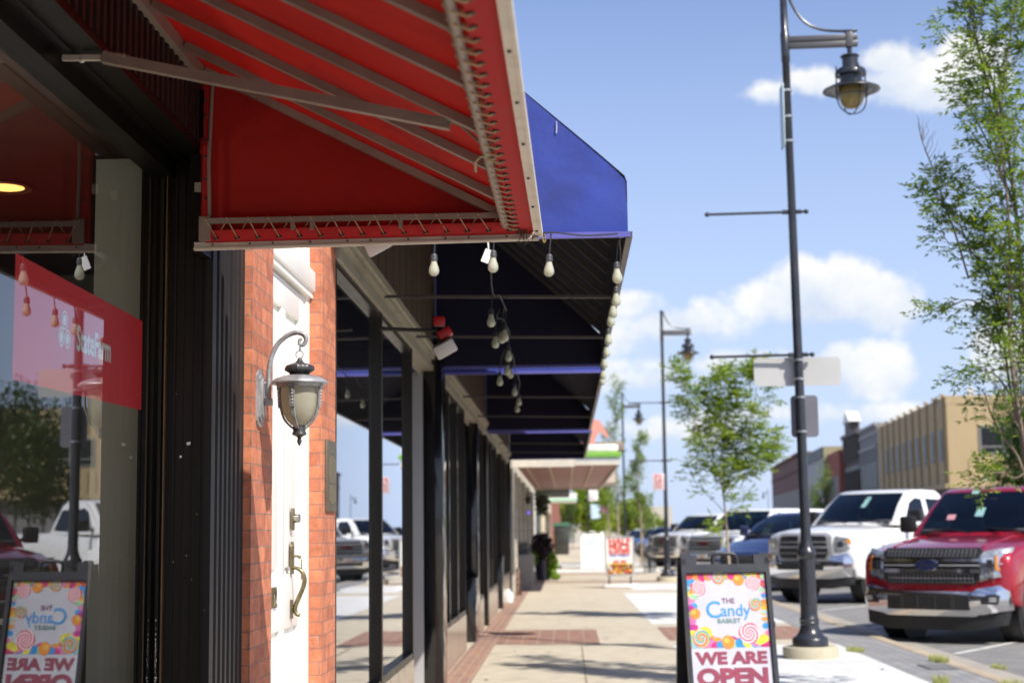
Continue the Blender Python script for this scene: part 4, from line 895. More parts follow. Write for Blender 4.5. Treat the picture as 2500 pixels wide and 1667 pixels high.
# ================================================================== STREET LAMPS
pole = pm('lamp_black', (.022, .024, .030), .32, var=.2, scale=8, coat=.35, dirt=(.06, .06, .065, .35), dscale=5)
arm_m = pm('lamp_arm_grey', (.075, .075, .08), .4, var=.1)
amber = pm('amber_glass', (.50, .38, .13), .2, var=.15, scale=8, transl=.4, coat=.8)
galv = pm('steel_band', (.55, .55, .55), .3, metal=.8)
conc = pm('base_concrete', (.46, .42, .31), .85, var=.08, scale=5, bump=.3, bscale=60, dirt=(.25, .21, .13, .6), dscale=2.5)
def lamp(loc, label, rz=0.0, sc=1.0, rods=True, lean=0.0):
    t = thing('street_lamp', label, 'street lamp', loc, rz, 'black street lamps along the kerb', world=False, scale=sc)
    m = MB(); m.lathe([(.001, -.02), (.315, -.02), (.315, .115), (.305, .130), (.001, .132)], (0, 0, 0), 36); m.build('base', conc, t)
    m = MB()
    prof = [(.001, .13), (.205, .13), (.205, .20), (.195, .225), (.16, .25), (.125, .29), (.110, .34), (.105, .375), (.112, .385), (.112, .40), (.104, .41), (.112, .425), (.112, .44), (.100, .455), (.098, .50), (.092, 1.12), (.102, 1.13), (.108, 1.16), (.112, 1.19), (.104, 1.215), (.085, 1.235), (.082, 1.26), (.066, 1.30), (.062, 1.34),
            (.060, 1.4), (.050, 4.5), (.045, 7.0), (.052, 7.01), (.053, 7.36), (.046, 7.37), (.042, 7.84), (.046, 7.85), (.046, 7.90), (.001, 7.92)]
    m.lathe(prof, (0, 0, 0), 28)
    m.box(-.018, .018, -.105, -.09, .62, .9)
    m.build('pole', pole, t)
    m = MB()   # double bar arm and curved brace
    for z in (7.280, 7.200): m.bbox(.04, .86, -.035, .035, z-.034, z+.034, .010)
    m.bbox(.72, .80, -.045, .045, 7.155, 7.34, .008)
    m.build('arm', arm_m, t)
    m = MB(); m.tube(smooth_path([(.045, 0, 7.88), (.09, 0, 7.74), (.165, 0, 7.59), (.27, 0, 7.47), (.42, 0, 7.395), (.6, 0, 7.365), (.86, 0, 7.36)], 6), .017, 8); m.bbox(.70, .84, -.03, .03, 7.342, 7.37, .005); m.build('brace', pole, t)
    hx = .76
    h = MB(); zq = lambda z: 7.06+(z-6.60)*.83
    h.lathe([(.03, 7.16), (.03, 7.05), (.001, 7.05)], (hx, 0, 0), 14)
    h.nv = len(h.v)
    h.lathe([(.001, 6.60), (.105, 6.595), (.115, 6.575), (.095, 6.555), (.095, 6.42), (.14, 6.405), (.17, 6.38), (.185, 6.34), (.185, 6.30), (.13, 6.295), (.13, 6.20), (.16, 6.19), (.335, 6.09), (.34, 6.075), (.33, 6.07), (.15, 6.135), (.14, 6.05), (.001, 6.05)], (hx, 0, 0), 36)
    h.v = h.v[:h.nv]+[(a, b, zq(c)) for a, b, c in h.v[h.nv:]]
    ho = h.build('lamp_head', pole, t)
    g_ = MB(); g_.lathe([(.148, 6.12), (.150, 6.02), (.142, 5.94), (.115, 5.87), (.07, 5.825), (.001, 5.81)], (hx, 0, 0), 28); g_.v = [(a, b, zq(c)) for a, b, c in g_.v]; g_.build('globe', amber, ho)
    c_ = MB()
    for k in range(4):
        a = R(20+90*k); c_.tube(smooth_path([(hx+r_*math.cos(a), r_*math.sin(a), z) for r_, z in [(.19, 6.42), (.195, 6.2), (.20, 6.02), (.185, 5.9), (.14, 5.80), (.06, 5.745), (0, 5.735)]], 4), .0085, 6)
    c_.tube([(hx+.198*math.cos(i*.3), .198*math.sin(i*.3), 6.0) for i in range(22)], .007, 6); c_.v = [(a, b, zq(c)) for a, b, c in c_.v]; c_.build('cage', pole, ho)
    if rods:
        for i, z in enumerate((5.18, 3.48)):
            m = MB(); m.tube([(-1.0, 0, z), (.16, 0, z)], .0165, 8)
            for a, b in ((-1.0, .030), (.165, .030)): m.sphere((a, 0, z), b, 12, 8)
            m.lathe([(.001, -.115), (.028, -.115), (.028, -.05), (.001, -.05)], (0, 0, z), 12, axis='x'); m.lathe([(.001, .05), (.026, .05), (.026, .11), (.001, .11)], (0, 0, z), 12, axis='x')
            m.build('banner_rod', pole, t)
    return t
b1 = at(1862, 1497, 18.3)
L1 = lamp((b1.x, 18.3, .004), 'nearest black street lamp, with round concrete base and sign panels strapped to its pole', rz=R(-2))
L1.rotation_euler = (0, R(-.45), R(-1.5))
# things strapped to the nearest lamp
def band(m, z, r=.062): m.lathe([(r, z-.012), (r+.004, z-.012), (r+.004, z+.012), (r, z+.012)], (b1.x, 18.3, 0), 18)
gs = pm('sign_back_grey', (.50, .50, .49), .45, metal=.2, var=.04, scale=3)
gd = pm('sign_back_dark', (.17, .17, .20), .5, metal=.25, var=.08, scale=3)
def postx(z): return b1.x-math.tan(R(.45))*z
def strap(nm, label, cat, x0d, x1d, z0, z1, mat, bands, yaw=0):
    t = thing(nm, label, cat, (b1.x, 18.3, (z0+z1)/2)); Y = 18.3+.088
    xa, xb = at(x0d, 900, Y).x, at(x1d, 900, Y).x
    w_, h_ = (xb-xa)/2, (z1-z0)/2; cx, cz = (xa+xb)/2, (z0+z1)/2; r_ = .045; poly = []
    for sx_, sz_, a0 in ((1, -1, -90), (1, 1, 0), (-1, 1, 90), (-1, -1, 180)):
        for k in range(5):
            a = R(a0+22.5*k); poly.append((sx_*(w_-r_)+r_*math.cos(a), sz_*(h_-r_)+r_*math.sin(a)))
    m = MB(); m.prism(poly, lambda a, b, d: (cx+a, Y+d+a*math.tan(R(yaw)), cz+b), -.002, .002); m.build('panel', mat, t)
    m = MB()
    for z in bands:
        m.lathe([(.058, z-.012), (.066, z-.012), (.066, z+.012), (.058, z+.012)], (postx(z), 18.3, 0), 18); m.box(postx(z)-.03, postx(z)+.03, 18.3+.05, 18.3+.084, z-.014, z+.014); m.tube([(postx(z), 18.3-.072, z-.012), (postx(z), 18.3-.072, z+.012)], .009, 6)
    m.build('strap', galv, t)
zz = lambda yd: at(1850, yd, 18.4).z
strap('street_sign', 'wide pale grey back of a sign strapped across the nearest lamp pole', 'sign', 1733, 1933, zz(886), zz(821), gs, [zz(829), zz(872)])
strap('parking_sign', 'dark grey upright sign strapped to the nearest lamp pole under the wide one', 'sign', 1815, 1877, zz(1004), zz(908), gd, [zz(914), zz(992)], yaw=-4)
t = thing('sign_panel', 'pale blue sign plate seen edge on, strapped high on the nearest lamp pole', 'sign', (b1.x-.09, 18.3, 6.2))
m = MB(); za_, zb2 = at(1797, 198, 18.3).z, at(1800, 340, 18.3).z; xs_ = at(1796, 270, 18.3).x
m.bbox(xs_-.002, xs_+.012, 18.16, 18.44, zb2, za_, .004); m.build('panel', pm('sign_pale_blue', (.50, .62, .66), .4), t)
m = MB()
for z in (za_-.06, (za_+zb2)/2, zb2+.08): m.lathe([(.05, z-.012), (.058, z-.012), (.058, z+.012), (.05, z+.012)], (postx(z), 18.3, 0), 18); m.box(xs_+.01, postx(z), 18.28, 18.32, z-.015, z+.015)
m.build('strap', galv, t)
lamp((at(1533, 1312, 46).x, 46, .004), 'second street lamp, between the young tree and the half price board', rz=R(2))
lamp((at(1437, 1300, 73.5).x, 73.5, .004), 'third street lamp, among the slender trees beyond the flat canopy', rz=R(2))
lamp((at(1352, 1262, 101).x, 101, .004), 'fourth street lamp, thin dark pole with hanging banners far down the pavement', rz=R(-90), rods=False)
lamp((32.5, 255, RZ), 'faint distant street lamp across the road beside the brown brick building', rz=R(180), rods=False)
lamp((19.6, 92, RZ), 'street lamp across the road in front of the tan office building', rz=R(180), rods=False, sc=.78)
# sign hanging on second lamp: pale parking board
t = thing('parking_sign', 'small white and red parking sign on the rod of the second street lamp', 'sign', (2.6, 46, 3))
p0, p1 = at(1500, 1125, 45.9), at(1527, 1087, 45.9); m = MB(); m.bbox(p0.x, p1.x-.02, 45.9, 45.92, p0.z, p1.z, .004); m.build('panel', pm('sign_pinkish', (.66, .52, .52), .5), t)
m = textmb('P2', .22, lambda x, y, z: ((p0.x+p1.x)/2+x-.02, 45.895-z, (p0.z+p1.z)/2+.12+y), offset=.006, ext=.001)
for i in range(3): m.box(p0.x+.06, p1.x-.08, 45.89, 45.899, p0.z+.08+i*.08, p0.z+.11+i*.08)
m.build('lettering', pm('sign_red', (.5, .14, .14), .5), t)
# far banners
for i, (xd, y0d, y1d, Y, c_, lb) in enumerate([(1352, 1125, 1150, 101, (.75, .72, .72), 'white banner at the top of the far lamp pole'), (1357, 1158, 1190, 100, (.45, .60, .75), 'pale blue and white banner lower on the far lamp pole'), (1378, 1160, 1182, 108, (.30, .10, .22), 'dark magenta banner on a far pole behind the white one')]):
    p = at(xd, y0d, Y); q = at(xd+22, y1d, Y); m = MB()
    m.grid([[(p.x+(q.x-p.x)*a/4, Y+.05*math.sin(a*1.3+b), p.z+(q.z-p.z)*b/4) for a in range(5)] for b in range(5)], thick=(0, .01, 0))
    tag(m.build('street_banner', pm('banner%d' % i, c_, .7, var=.4, scale=2.5)), lb, 'banner')

# ================================================================== CANDY SIGN (A frame)
cs_ = at(1661, 1318, 13.2)
sgy = R(9)
ag = thing('sandwich_board', 'black plastic A-frame board with colourful lollipops reading WE ARE OPEN', 'sandwich board', (cs_.x, 13.2, 0), sgy, world=False)
ag.scale = (1.08, 1.08, 1.08)
ZO = -.118
plast = pm('black_plastic', (.018, .018, .024), .35, var=.15, scale=10, coat=.2)
# front leg plane leans: top back, bottom forward.   local y: - towards the viewer
SH = 1.335; tiltv = .20
def FP(a, b, d):      # a across, b height along panel from ground, d forward out of panel
    return (a, -.27*(1-b/SH)-.02-d, b+ZO)
PW = .318
m = MB()
def bar(a0, a1, b0, b1, d0=0.0, d1=.03, mi=0):
    m.prism([(a0, b0), (a1, b0), (a1, b1), (a0, b1)], FP, d0, d1, mi)
z1p = 1.15
bar(-.345, -.312, .12, 1.26); bar(.312, .345, .12, 1.26); bar(-.312, .312, z1p+.002, 1.215, .0, .03); bar(-.312, .312, .13, .16)
bar(-.345, -.225, 1.2155, 1.285, .0, .03); bar(.225, .345, 1.2155, 1.285, .0, .03)
bar(-.345, -.27, 1.2855, 1.298, .002, .03); bar(.27, .345, 1.2855, 1.298, .002, .03)
bar(.335, .352, .74, .78, .0, .033); bar(-.312, .312, .16, z1p, -.006, -.001)
m.build('front_leg', plast, ag)
m = MB(); hp = [(-.095, 1.205), (-.095, 1.26), (-.080, 1.285), (-.05, 1.295), (.05, 1.295), (.080, 1.285), (.095, 1.26), (.095, 1.205)]
m.tube([FP(a, b, .012) for a, b in hp], .014, 8); m.build('handle', plast, ag)
m = MB(); BP = lambda a, b, d: (a, .20*(1-b/SH)+.02+d, b+ZO)
for a0, a1, b0, b1 in ((-.345, -.295, .12, 1.27), (.295, .345, .12, 1.27), (-.295, .295, 1.12, 1.20), (-.295, .295, .12, .16), (-.295, .295, .16, 1.12)): m.prism([(a0, b0), (a1, b0), (a1, b1), (a0, b1)], BP, 0, .028 if b0 != .16 else .008)
m.build('rear_leg', plast, ag)
# poster: white sheet, candies as flat printed pieces
random.seed(11)
PA, PB0, PB1 = .306, .17, z1p-.006
white_p = pm('poster_white', (.44, .44, .50), .5, var=.06, scale=6)
m = MB(); m.prism([(-PA, PB0), (PA, PB0), (PA, PB1), (-PA, PB1)], FP, .001, .004); po = m.build('poster', white_p, ag)
cols = [(.50, .015, .15), (.60, .33, .015), (.02, .22, .52), (.28, .46, .28), (.55, .14, .32), (.50, .05, .04), (.60, .52, .04), (.35, .02, .22), (.2, .42, .52), (.58, .22, .02)]
pmats = [pm('print%d' % i, c, .35, var=.25, scale=14) for i, c in enumerate(cols)]
m = MB(); lay = [.0045]
PBm = .595   # bottom of candy picture
def clipc(a, b): return (max(-PA+.001, min(PA-.001, a)), max(PBm, min(PB1-.001, b)))
def disc(a, b, ra, rb, mi, n=18, d=None):
    lay[0] += .00002; dd = d or lay[0]
    m.add([FP(*clipc(a+ra*math.cos(2*math.pi*i/n), b+rb*math.sin(2*math.pi*i/n)), dd) for i in range(n)], [tuple(range(n))], mi)
def rowof(a0, b0, a1, b1, n, s):
    for i in range(n):
        t_ = i/(n-1); disc(a0+(a1-a0)*t_+random.uniform(-.012, .012), b0+(b1-b0)*t_+random.uniform(-.014, .014), s*random.uniform(.7, 1.2), s*random.uniform(.6, 1.1), random.randrange(10))
for k in range(2):
    rowof(-.28, 1.135, .28, 1.135, 13, .042); rowof(-.285, .62, .285, .62, 13, .052); rowof(-.285, .66, -.285, 1.13, 11, .036); rowof(.288, .66, .288, 1.12, 11, .024)
rowof(-.26, .66, -.2, .70, 3, .05); rowof(.2, .64, .27, .66, 3, .04); rowof(-.26, 1.06, -.25, .98, 3, .03)
m.build('candy_print', pmats, po, smooth=0, fix=False)
def swirl(a, b, r_, pal, turns, arms=1):
    mm_ = MB(); nr, na = 16, 48; lay[0] += .00006
    vs = [FP(a, b, lay[0])]+[FP(a+r_*i/nr*math.cos(2*math.pi*j/na), b+r_*i/nr*math.sin(2*math.pi*j/na), lay[0]) for i in range(1, nr+1) for j in range(na)]
    fs = []; mi = []
    for i in range(nr):
        for j in range(na):
            j2 = (j+1) % na
            fs.append((0, 1+j, 1+j2) if i == 0 else (1+(i-1)*na+j, 1+i*na+j, 1+i*na+j2, 1+(i-1)*na+j2))
            ph_ = (j/na*arms+(i/nr)**.8*turns*arms) % 1.0; mi.append(int(ph_*len(pal)) % len(pal))
    mm_.v = vs; mm_.f = fs; mm_.mi = mi
    mm_.build('lollipop_print', [pm('pal_%s' % str(c), c, .35, var=.05) for c in pal], po, smooth=0, fix=False)
Wh = (.66, .56, .58); Pk = (.55, .07, .12); Rn = [(.48, .10, .09), (.55, .42, .10), (.12, .34, .18), (.08, .26, .45), (.58, .52, .35), (.50, .16, .08)]
sc_ = 1/301.
def PP(xd, yd):    # from 2352 view pixel to panel a,b (by the panel top edge)
    return ((xd-1662)/301., 1.15-(yd-1319)/301.)
for (xd, yd, r_, pal, tn, ar) in [(1602, 1352, .058, [Wh, Pk], 1.2, 3), (1647, 1330, .050, Rn, 1.6, 1), (1728, 1343, .056, [Wh, Pk], 1.2, 3), (1736, 1391, .050, Rn, 1.6, 1), (1613, 1465, .066, Rn, 1.6, 1), (1724, 1455, .080, [Wh, Pk], 1.2, 3)]:
    a, b = PP(xd, yd); a -= (yd-1319)*.00042; b -= 0; swirl(a, b, r_, pal, tn, ar)
for (xd, yd, r_) in [(1694, 1335, .044), (1596, 1410, .040), (1676, 1474, .050)]:
    a, b = PP(xd, yd); a -= (yd-1319)*.00042; lay[0] += .0001; n = 24; m = MB(); m.add([FP(a+r_*math.cos(2*math.pi*i/n), b+r_*math.sin(2*math.pi*i/n), lay[0]) for i in range(n)], [tuple(range(n))], 0)
    lay[0] += .0001; m.add([FP(a-.012+r_*.45*math.cos(2*math.pi*i/n), b+.012+r_*.4*math.sin(2*math.pi*i/n), lay[0]) for i in range(n)], [tuple(range(n))], 1)
    m.build('orange_sweet_print', [pm('orange_print', (.60, .20, .01), .5), pm('orange_light', (.66, .36, .06), .5)], po, smooth=0, fix=False)
def ptext(s, size, a, b, mat, xs=1.0, off=.001, nm='lettering'):
    mb_ = textmb(s, size, lambda x, y, z: FP(a+x, b+y, .0075), offset=off, ext=0, xs=xs); mb_.build(nm, mat, po, smooth=0, fix=False)
tb = pm('text_blue', (.02, .24, .56), .5); tp_ = pm('text_plum', (.15, .07, .14), .5); tg = pm('text_green', (.10, .22, .22), .5); tr_ = pm('text_red', (.22, .025, .06), .5, var=.15, scale=6)
ptext('C', .175, -.115, .87, tb, 1.0, .001); ptext('andy', .125, .055, .865, tb, 1.0, .0008); ptext('THE', .055, .005, .938, tp_, 1.0, .001); ptext('BASKET', .046, .0, .790, tg, 1.15, .001)
ptext('WE ARE', .118, .0, .515, tr_, 1.28, .006); ptext('OPEN', .165, 0, .375, tr_, 1.28, .009)

# ================================================================== HALF PRICE BOARD
hb = at(1425, 1340, 41)
hp_ = thing('sidewalk_sign', 'grey framed board reading HALF PRICE above a burger picture, on a white water base', 'advertising board', (hb.x, 41, 0))
gf = pm('frame_silver', (.45, .46, .46), .35, metal=.4); fr2 = pm('hp_white', (.72, .72, .70), .4)
x0, x1 = at(1390, 1300, 41).x, at(1457, 1300, 41).x; cxh = (x0+x1)/2; z0, z1 = .30, 1.31
m = MB()
for a, b, c, d in ((x0, x0+.035, z0, z1), (x1-.035, x1, z0, z1), (x0+.035, x1-.035, z0, z0+.035), (x0+.035, x1-.035, z1-.035, z1)): m.bbox(a, b, 40.98, 41.02, c, d, .006)
m.build('frame', gf, hp_)
m = MB(); m.box(x0+.036, x1-.036, 40.99, 41.01, z0+.036, z1-.036); pp_ = m.build('panel', fr2, hp_)
m = MB(); m.box(x0+.08, x0+.12, 40.99, 41.01, .08, z0); m.box(x1-.12, x1-.08, 40.99, 41.01, .08, z0); m.build('leg', plast, hp_)
m = MB(); m.bbox(x0-.06, x1+.06, 40.75, 41.3, .0, .10, .05); m.build('base', fr2, hp_)
hr = pm('hp_red', (.62, .06, .035), .4)
def ht(s, size, z, xs, off, mat): textmb(s, size, lambda x, y, z_: (cxh+x, 40.985-z_, z+y), offset=off, ext=.001, xs=xs).build('lettering', mat, pp_, smooth=0, fix=False)
ht('HALF', .24, 1.185, 1.0, .010, hr); ht('PRICE', .22, 1.03, .96, .010, hr); ht('BURGERS', .13, .905, 1.0, .005, hr); ht('EVERY TUESDAY', .07, .825, 1.0, .002, pm('hp_blue', (.05, .08, .45), .4)); ht('$5.99', .13, .655, 1.2, .006, hr)
m = MB(); random.seed(9); yy = 40.986
hc = [(.50, .22, .05), (.22, .06, .02), (.75, .55, .05), (.65, .60, .52), (.55, .05, .03), (.15, .30, .03)]
m.box(x0+.05, x1-.05, yy, 40.989, .345, .60, 1)
for i in range(46):
    yy -= .0002; a = random.uniform(x0+.09, x1-.09); b = random.uniform(.375, .575); ra, rb = random.uniform(.03, .07), random.uniform(.012, .03); n = 12
    m.add([(a+max(x0+.05-a, min(x1-.05-a, ra*math.cos(2*math.pi*k/n))), yy, b+rb*math.sin(2*math.pi*k/n)) for k in range(n)], [tuple(range(n))], random.randrange(6))
m.box(x0+.05, x1-.05, 40.97, 40.989, .602, .625, 2)
m.build('burger_picture', [pm('burger%d' % i, c, .4, var=.2, scale=20) for i, c in enumerate(hc)], pp_, smooth=0, fix=False)
# white A-frame farther on
wf = at(1362, 1340, 62); t = thing('sandwich_board', 'plain white A-frame board with a small pale blue emblem, left of the half price board', 'sandwich board', (wf.x, 62, 0))
m = MB(); wp = pm('white_plastic', (.82, .82, .80), .4, var=.02); hw = .44; H_ = 1.42
m.add([(wf.x-hw, 61.7, .04), (wf.x+hw, 61.7, .04), (wf.x+hw, 61.97, H_-.08), (wf.x-hw, 61.97, H_-.08), (wf.x-hw, 61.74, .04), (wf.x+hw, 61.74, .04), (wf.x+hw, 62.0, H_-.08), (wf.x-hw, 62.0, H_-.08)], [(0, 3, 2, 1), (4, 5, 6, 7), (0, 1, 5, 4), (1, 2, 6, 5), (2, 3, 7, 6), (3, 0, 4, 7)])
for a in (-hw, hw-.12): m.box(wf.x+a, wf.x+a+.12, 61.96, 62.03, H_-.08, H_+.02); m.box(wf.x+a, wf.x+a+.08, 61.68, 61.76, 0, .04)
m.build('front_leg', wp, t)
m = MB(); m.add([(wf.x-hw, 62.3, .04), (wf.x+hw, 62.3, .04), (wf.x+hw, 62.04, H_-.1), (wf.x-hw, 62.04, H_-.1)], [(0, 1, 2, 3)]); m.build('rear_leg', wp, t)
m = MB(); m.tube([(wf.x-.09, 62, H_-.08), (wf.x-.08, 62, H_+.03), (wf.x+.08, 62, H_+.03), (wf.x+.09, 62, H_-.08)], .02, 8); m.build('handle', wp, t)
m = MB(); n = 20; m.add([(wf.x+.0+.17*math.cos(2*math.pi*i/n), 61.66+.27*(1.05+.14*math.sin(2*math.pi*i/n))/1.34, 1.05+.14*math.sin(2*math.pi*i/n)) for i in range(n)], [tuple(range(n))]); m.build('emblem', pm('pale_cyan', (.45, .72, .76), .4), t, smooth=0)
# bench-like bicycle rack beside the board
br0 = at(1475, 1270, 55); t = thing('bicycle_rack', 'small dark metal rack on the pavement behind the half price board', 'bicycle rack', (br0.x, 55, 0))
m = MB()
for i in range(4): m.tube(smooth_path([(br0.x+.05+i*.09, 54.6+i*.35, 0), (br0.x+.02+i*.09, 54.6+i*.35, .6), (br0.x+.1+i*.09, 54.7+i*.35, .85), (br0.x+.2+i*.09, 54.8+i*.35, .6), (br0.x+.22+i*.09, 54.8+i*.35, 0)], 3), .02, 6)
m.build('rails', pole, t)
# dark litter bin / box far down the pavement
bx0, bx1 = at(1353, 1250, 90), at(1388, 1250, 90)
bx0, bx1 = at(1273, 1250, 100), at(1307, 1250, 100)
t = thing('utility_box', 'dark box shaped kiosk standing at the far end of the pavement', 'kiosk', ((bx0.x+bx1.x)/2, 100, 0))
m = MB(); m.bbox(bx0.x, bx1.x, 100, 101.5, 0, at(1290, 1208, 100).z, .1); m.build('body', pm('kiosk', (.035, .035, .03), .4, var=.5, scale=2), t); m = MB(); m.box(bx0.x-.05, bx1.x+.05, 99.95, 101.55, at(1290, 1208, 100).z+.003, at(1290, 1200, 100).z); m.build('roof', pm('kiosk_green', (.06, .16, .10), .5), t)

# ================================================================== TREES
barkm = pm('bark', (.16, .12, .09), .9, var=.3, scale=14, bump=.5, bscale=60, aniso=(1, 1, .3))
barkl = pm('bark_light', (.36, .28, .21), .85, var=.25, scale=14, bump=.4, bscale=60, aniso=(1, 1, .3))
def leafmat(name, c, c2, tr):
    m = bpy.data.materials.new(name); m.use_nodes = True; t = m.node_tree; n = t.nodes; l = t.links; b = n['Principled BSDF']
    g = n.new('ShaderNodeNewGeometry'); mi = n.new('ShaderNodeMix'); mi.data_type = 'RGBA'; l.new(g.outputs['Random Per Island'], mi.inputs[0]); mi.inputs[6].default_value = (*c, 1); mi.inputs[7].default_value = (*c2, 1)
    l.new(mi.outputs[2], b.inputs['Base Color']); b.inputs['Roughness'].default_value = .42
    tl = n.new('ShaderNodeBsdfTranslucent'); vm = n.new('ShaderNodeVectorMath'); vm.operation = 'MULTIPLY'; l.new(mi.outputs[2], vm.inputs[0]); vm.inputs[1].default_value = (1.5, 1.7, .5); l.new(vm.outputs[0], tl.inputs['Color'])
    ms = n.new('ShaderNodeMixShader'); ms.inputs[0].default_value = tr; l.new(b.outputs[0], ms.inputs[1]); l.new(tl.outputs[0], ms.inputs[2]); l.new(ms.outputs[0], n['Material Output'].inputs[0]); MATS[name] = m; return m
lfA = leafmat('leaf_near', (.06, .13, .035), (.26, .31, .045), .5)
lfB = leafmat('leaf_young', (.09, .20, .03), (.36, .38, .05), .5)
lfC = leafmat('leaf_slender', (.11, .19, .06), (.28, .32, .10), .5)
lfD = leafmat('leaf_deep', (.018, .055, .012), (.07, .12, .018), .3)
def leaf(m, p, d, s, rnd, w=.36):
    up = Vector((rnd.gauss(0, .5), rnd.gauss(0, .5), 1)).normalized(); d = d.normalized(); sd_ = d.cross(up)
    if sd_.length < .1: sd_ = d.cross(Vector((1, 0, 0)))
    sd_.normalize(); nn = sd_.cross(d)
    a = p+d*s*.45+sd_*s*w*.5+nn*s*.06; b = p+d*s*.45-sd_*s*w*.5+nn*s*.06; e = p+d*s-nn*s*.08
    m.add([p, a, e, b], [(0, 1, 2), (0, 2, 3)])
def sprig(m, tw, p, d, L, s, rnd, n=7, pairs=True):
    """compound leaf: stalk with leaflets"""
    d = d.normalized(); sd_ = d.cross(Vector((0, 0, 1)));
    if sd_.length < .1: sd_ = Vector((1, 0, 0))
    sd_.normalize(); q = p
    for i in range(n):
        t = (i+1)/n; q = p+d*L*t+Vector((0, 0, -.25*L*t*t))
        for sg in (-1, 1): leaf(m, q, d*.5+sd_*sg*.9+Vector((0, 0, rnd.gauss(-.1, .25))), s*rnd.uniform(.75, 1.2), rnd)
    leaf(m, q, d, s, rnd)
def branchy(tb_, lm, p, d, L, r, lvl, rnd, cfg):
    n = 5; P = [p.copy()]; q = p.copy(); dd = d.normalized()
    for i in range(n):
        dd = (dd+Vector((rnd.gauss(0, cfg['w']), rnd.gauss(0, cfg['w']), rnd.gauss(0, cfg['w'])+cfg['up'])) ).normalized(); q = q+dd*L/n; P.append(q.copy())
    tb_.tube(P, [r*(1-.75*i/n) for i in range(n+1)], 5 if r < .012 else 7, cap=False)
    if lvl <= 0:
        for i in range(1, n+1):
            for k in range(cfg['sp']):
                if rnd.random() < cfg['bare']: continue
                dv = (P[i]-P[i-1]).normalized()+Vector((rnd.gauss(0, .8), rnd.gauss(0, .8), rnd.gauss(0, .5)))
                sprig(lm, tb_, P[i]+Vector((rnd.gauss(0, .01), rnd.gauss(0, .01), 0)), dv, cfg['sl']*rnd.uniform(.6, 1.2), cfg['s'], rnd, cfg['nl'])
        return
    k_ = cfg['nb'][lvl]
    for i in range(k_):
        t = (i+.6)/k_*.85+.15; idx = min(n-1, int(t*n)); f = t*n-idx; bp = P[idx].lerp(P[idx+1], f)
        ax = Vector((rnd.gauss(0, 1), rnd.gauss(0, 1), rnd.gauss(0, .4))).normalized()
        nd_ = ((P[idx+1]-P[idx]).normalized()*cfg['str']+ax*cfg['spread']).normalized()
        branchy(tb_, lm, bp, nd_, L*rnd.uniform(.42, .68), r*.5, lvl-1, rnd, cfg)
    nd_ = (P[-1]-P[-2]).normalized(); branchy(tb_, lm, P[-1], nd_, L*.5, r*.3, lvl-1, rnd, cfg)
def tree(name, label, loc, seed, leafm, barkmat, stems, cfg, group=None):
    rnd = random.Random(seed); t = thing(name, label, 'tree', loc, 0, group); tb_ = MB(); lm = MB(); base = Vector(loc)
    for (pts, r, subs) in stems:
        P = smooth_path([base+Vector(p) for p in pts], 4); n = len(P)
        tb_.tube(P, [r*(1-.8*i/(n-1)) for i in range(n)], 9)
        for (t0, t1, k, L, lvl) in subs:
            for i in range(k):
                u_ = t0+(t1-t0)*(i+rnd.random()*.6)/k; idx = min(n-2, int(u_*(n-1))); bp = P[idx].lerp(P[idx+1], u_*(n-1)-idx); td = (P[idx+1]-P[idx]).normalized()
                a = rnd.random()*6.283; ax = Vector((math.cos(a), math.sin(a), rnd.uniform(-.1, .5)))
                branchy(tb_, lm, bp, td*cfg['str']+ax*cfg['spread'], L*rnd.uniform(.7, 1.15)*(1-.35*u_), r*.35*(1-.6*u_), lvl, rnd, cfg)
    for q in list(cfg.get('cut', [])): pass
    tb_.build('trunk', barkmat, t, smooth=60, fix=False); lm.build('crown', leafm, t, smooth=0, fix=False)
    return t
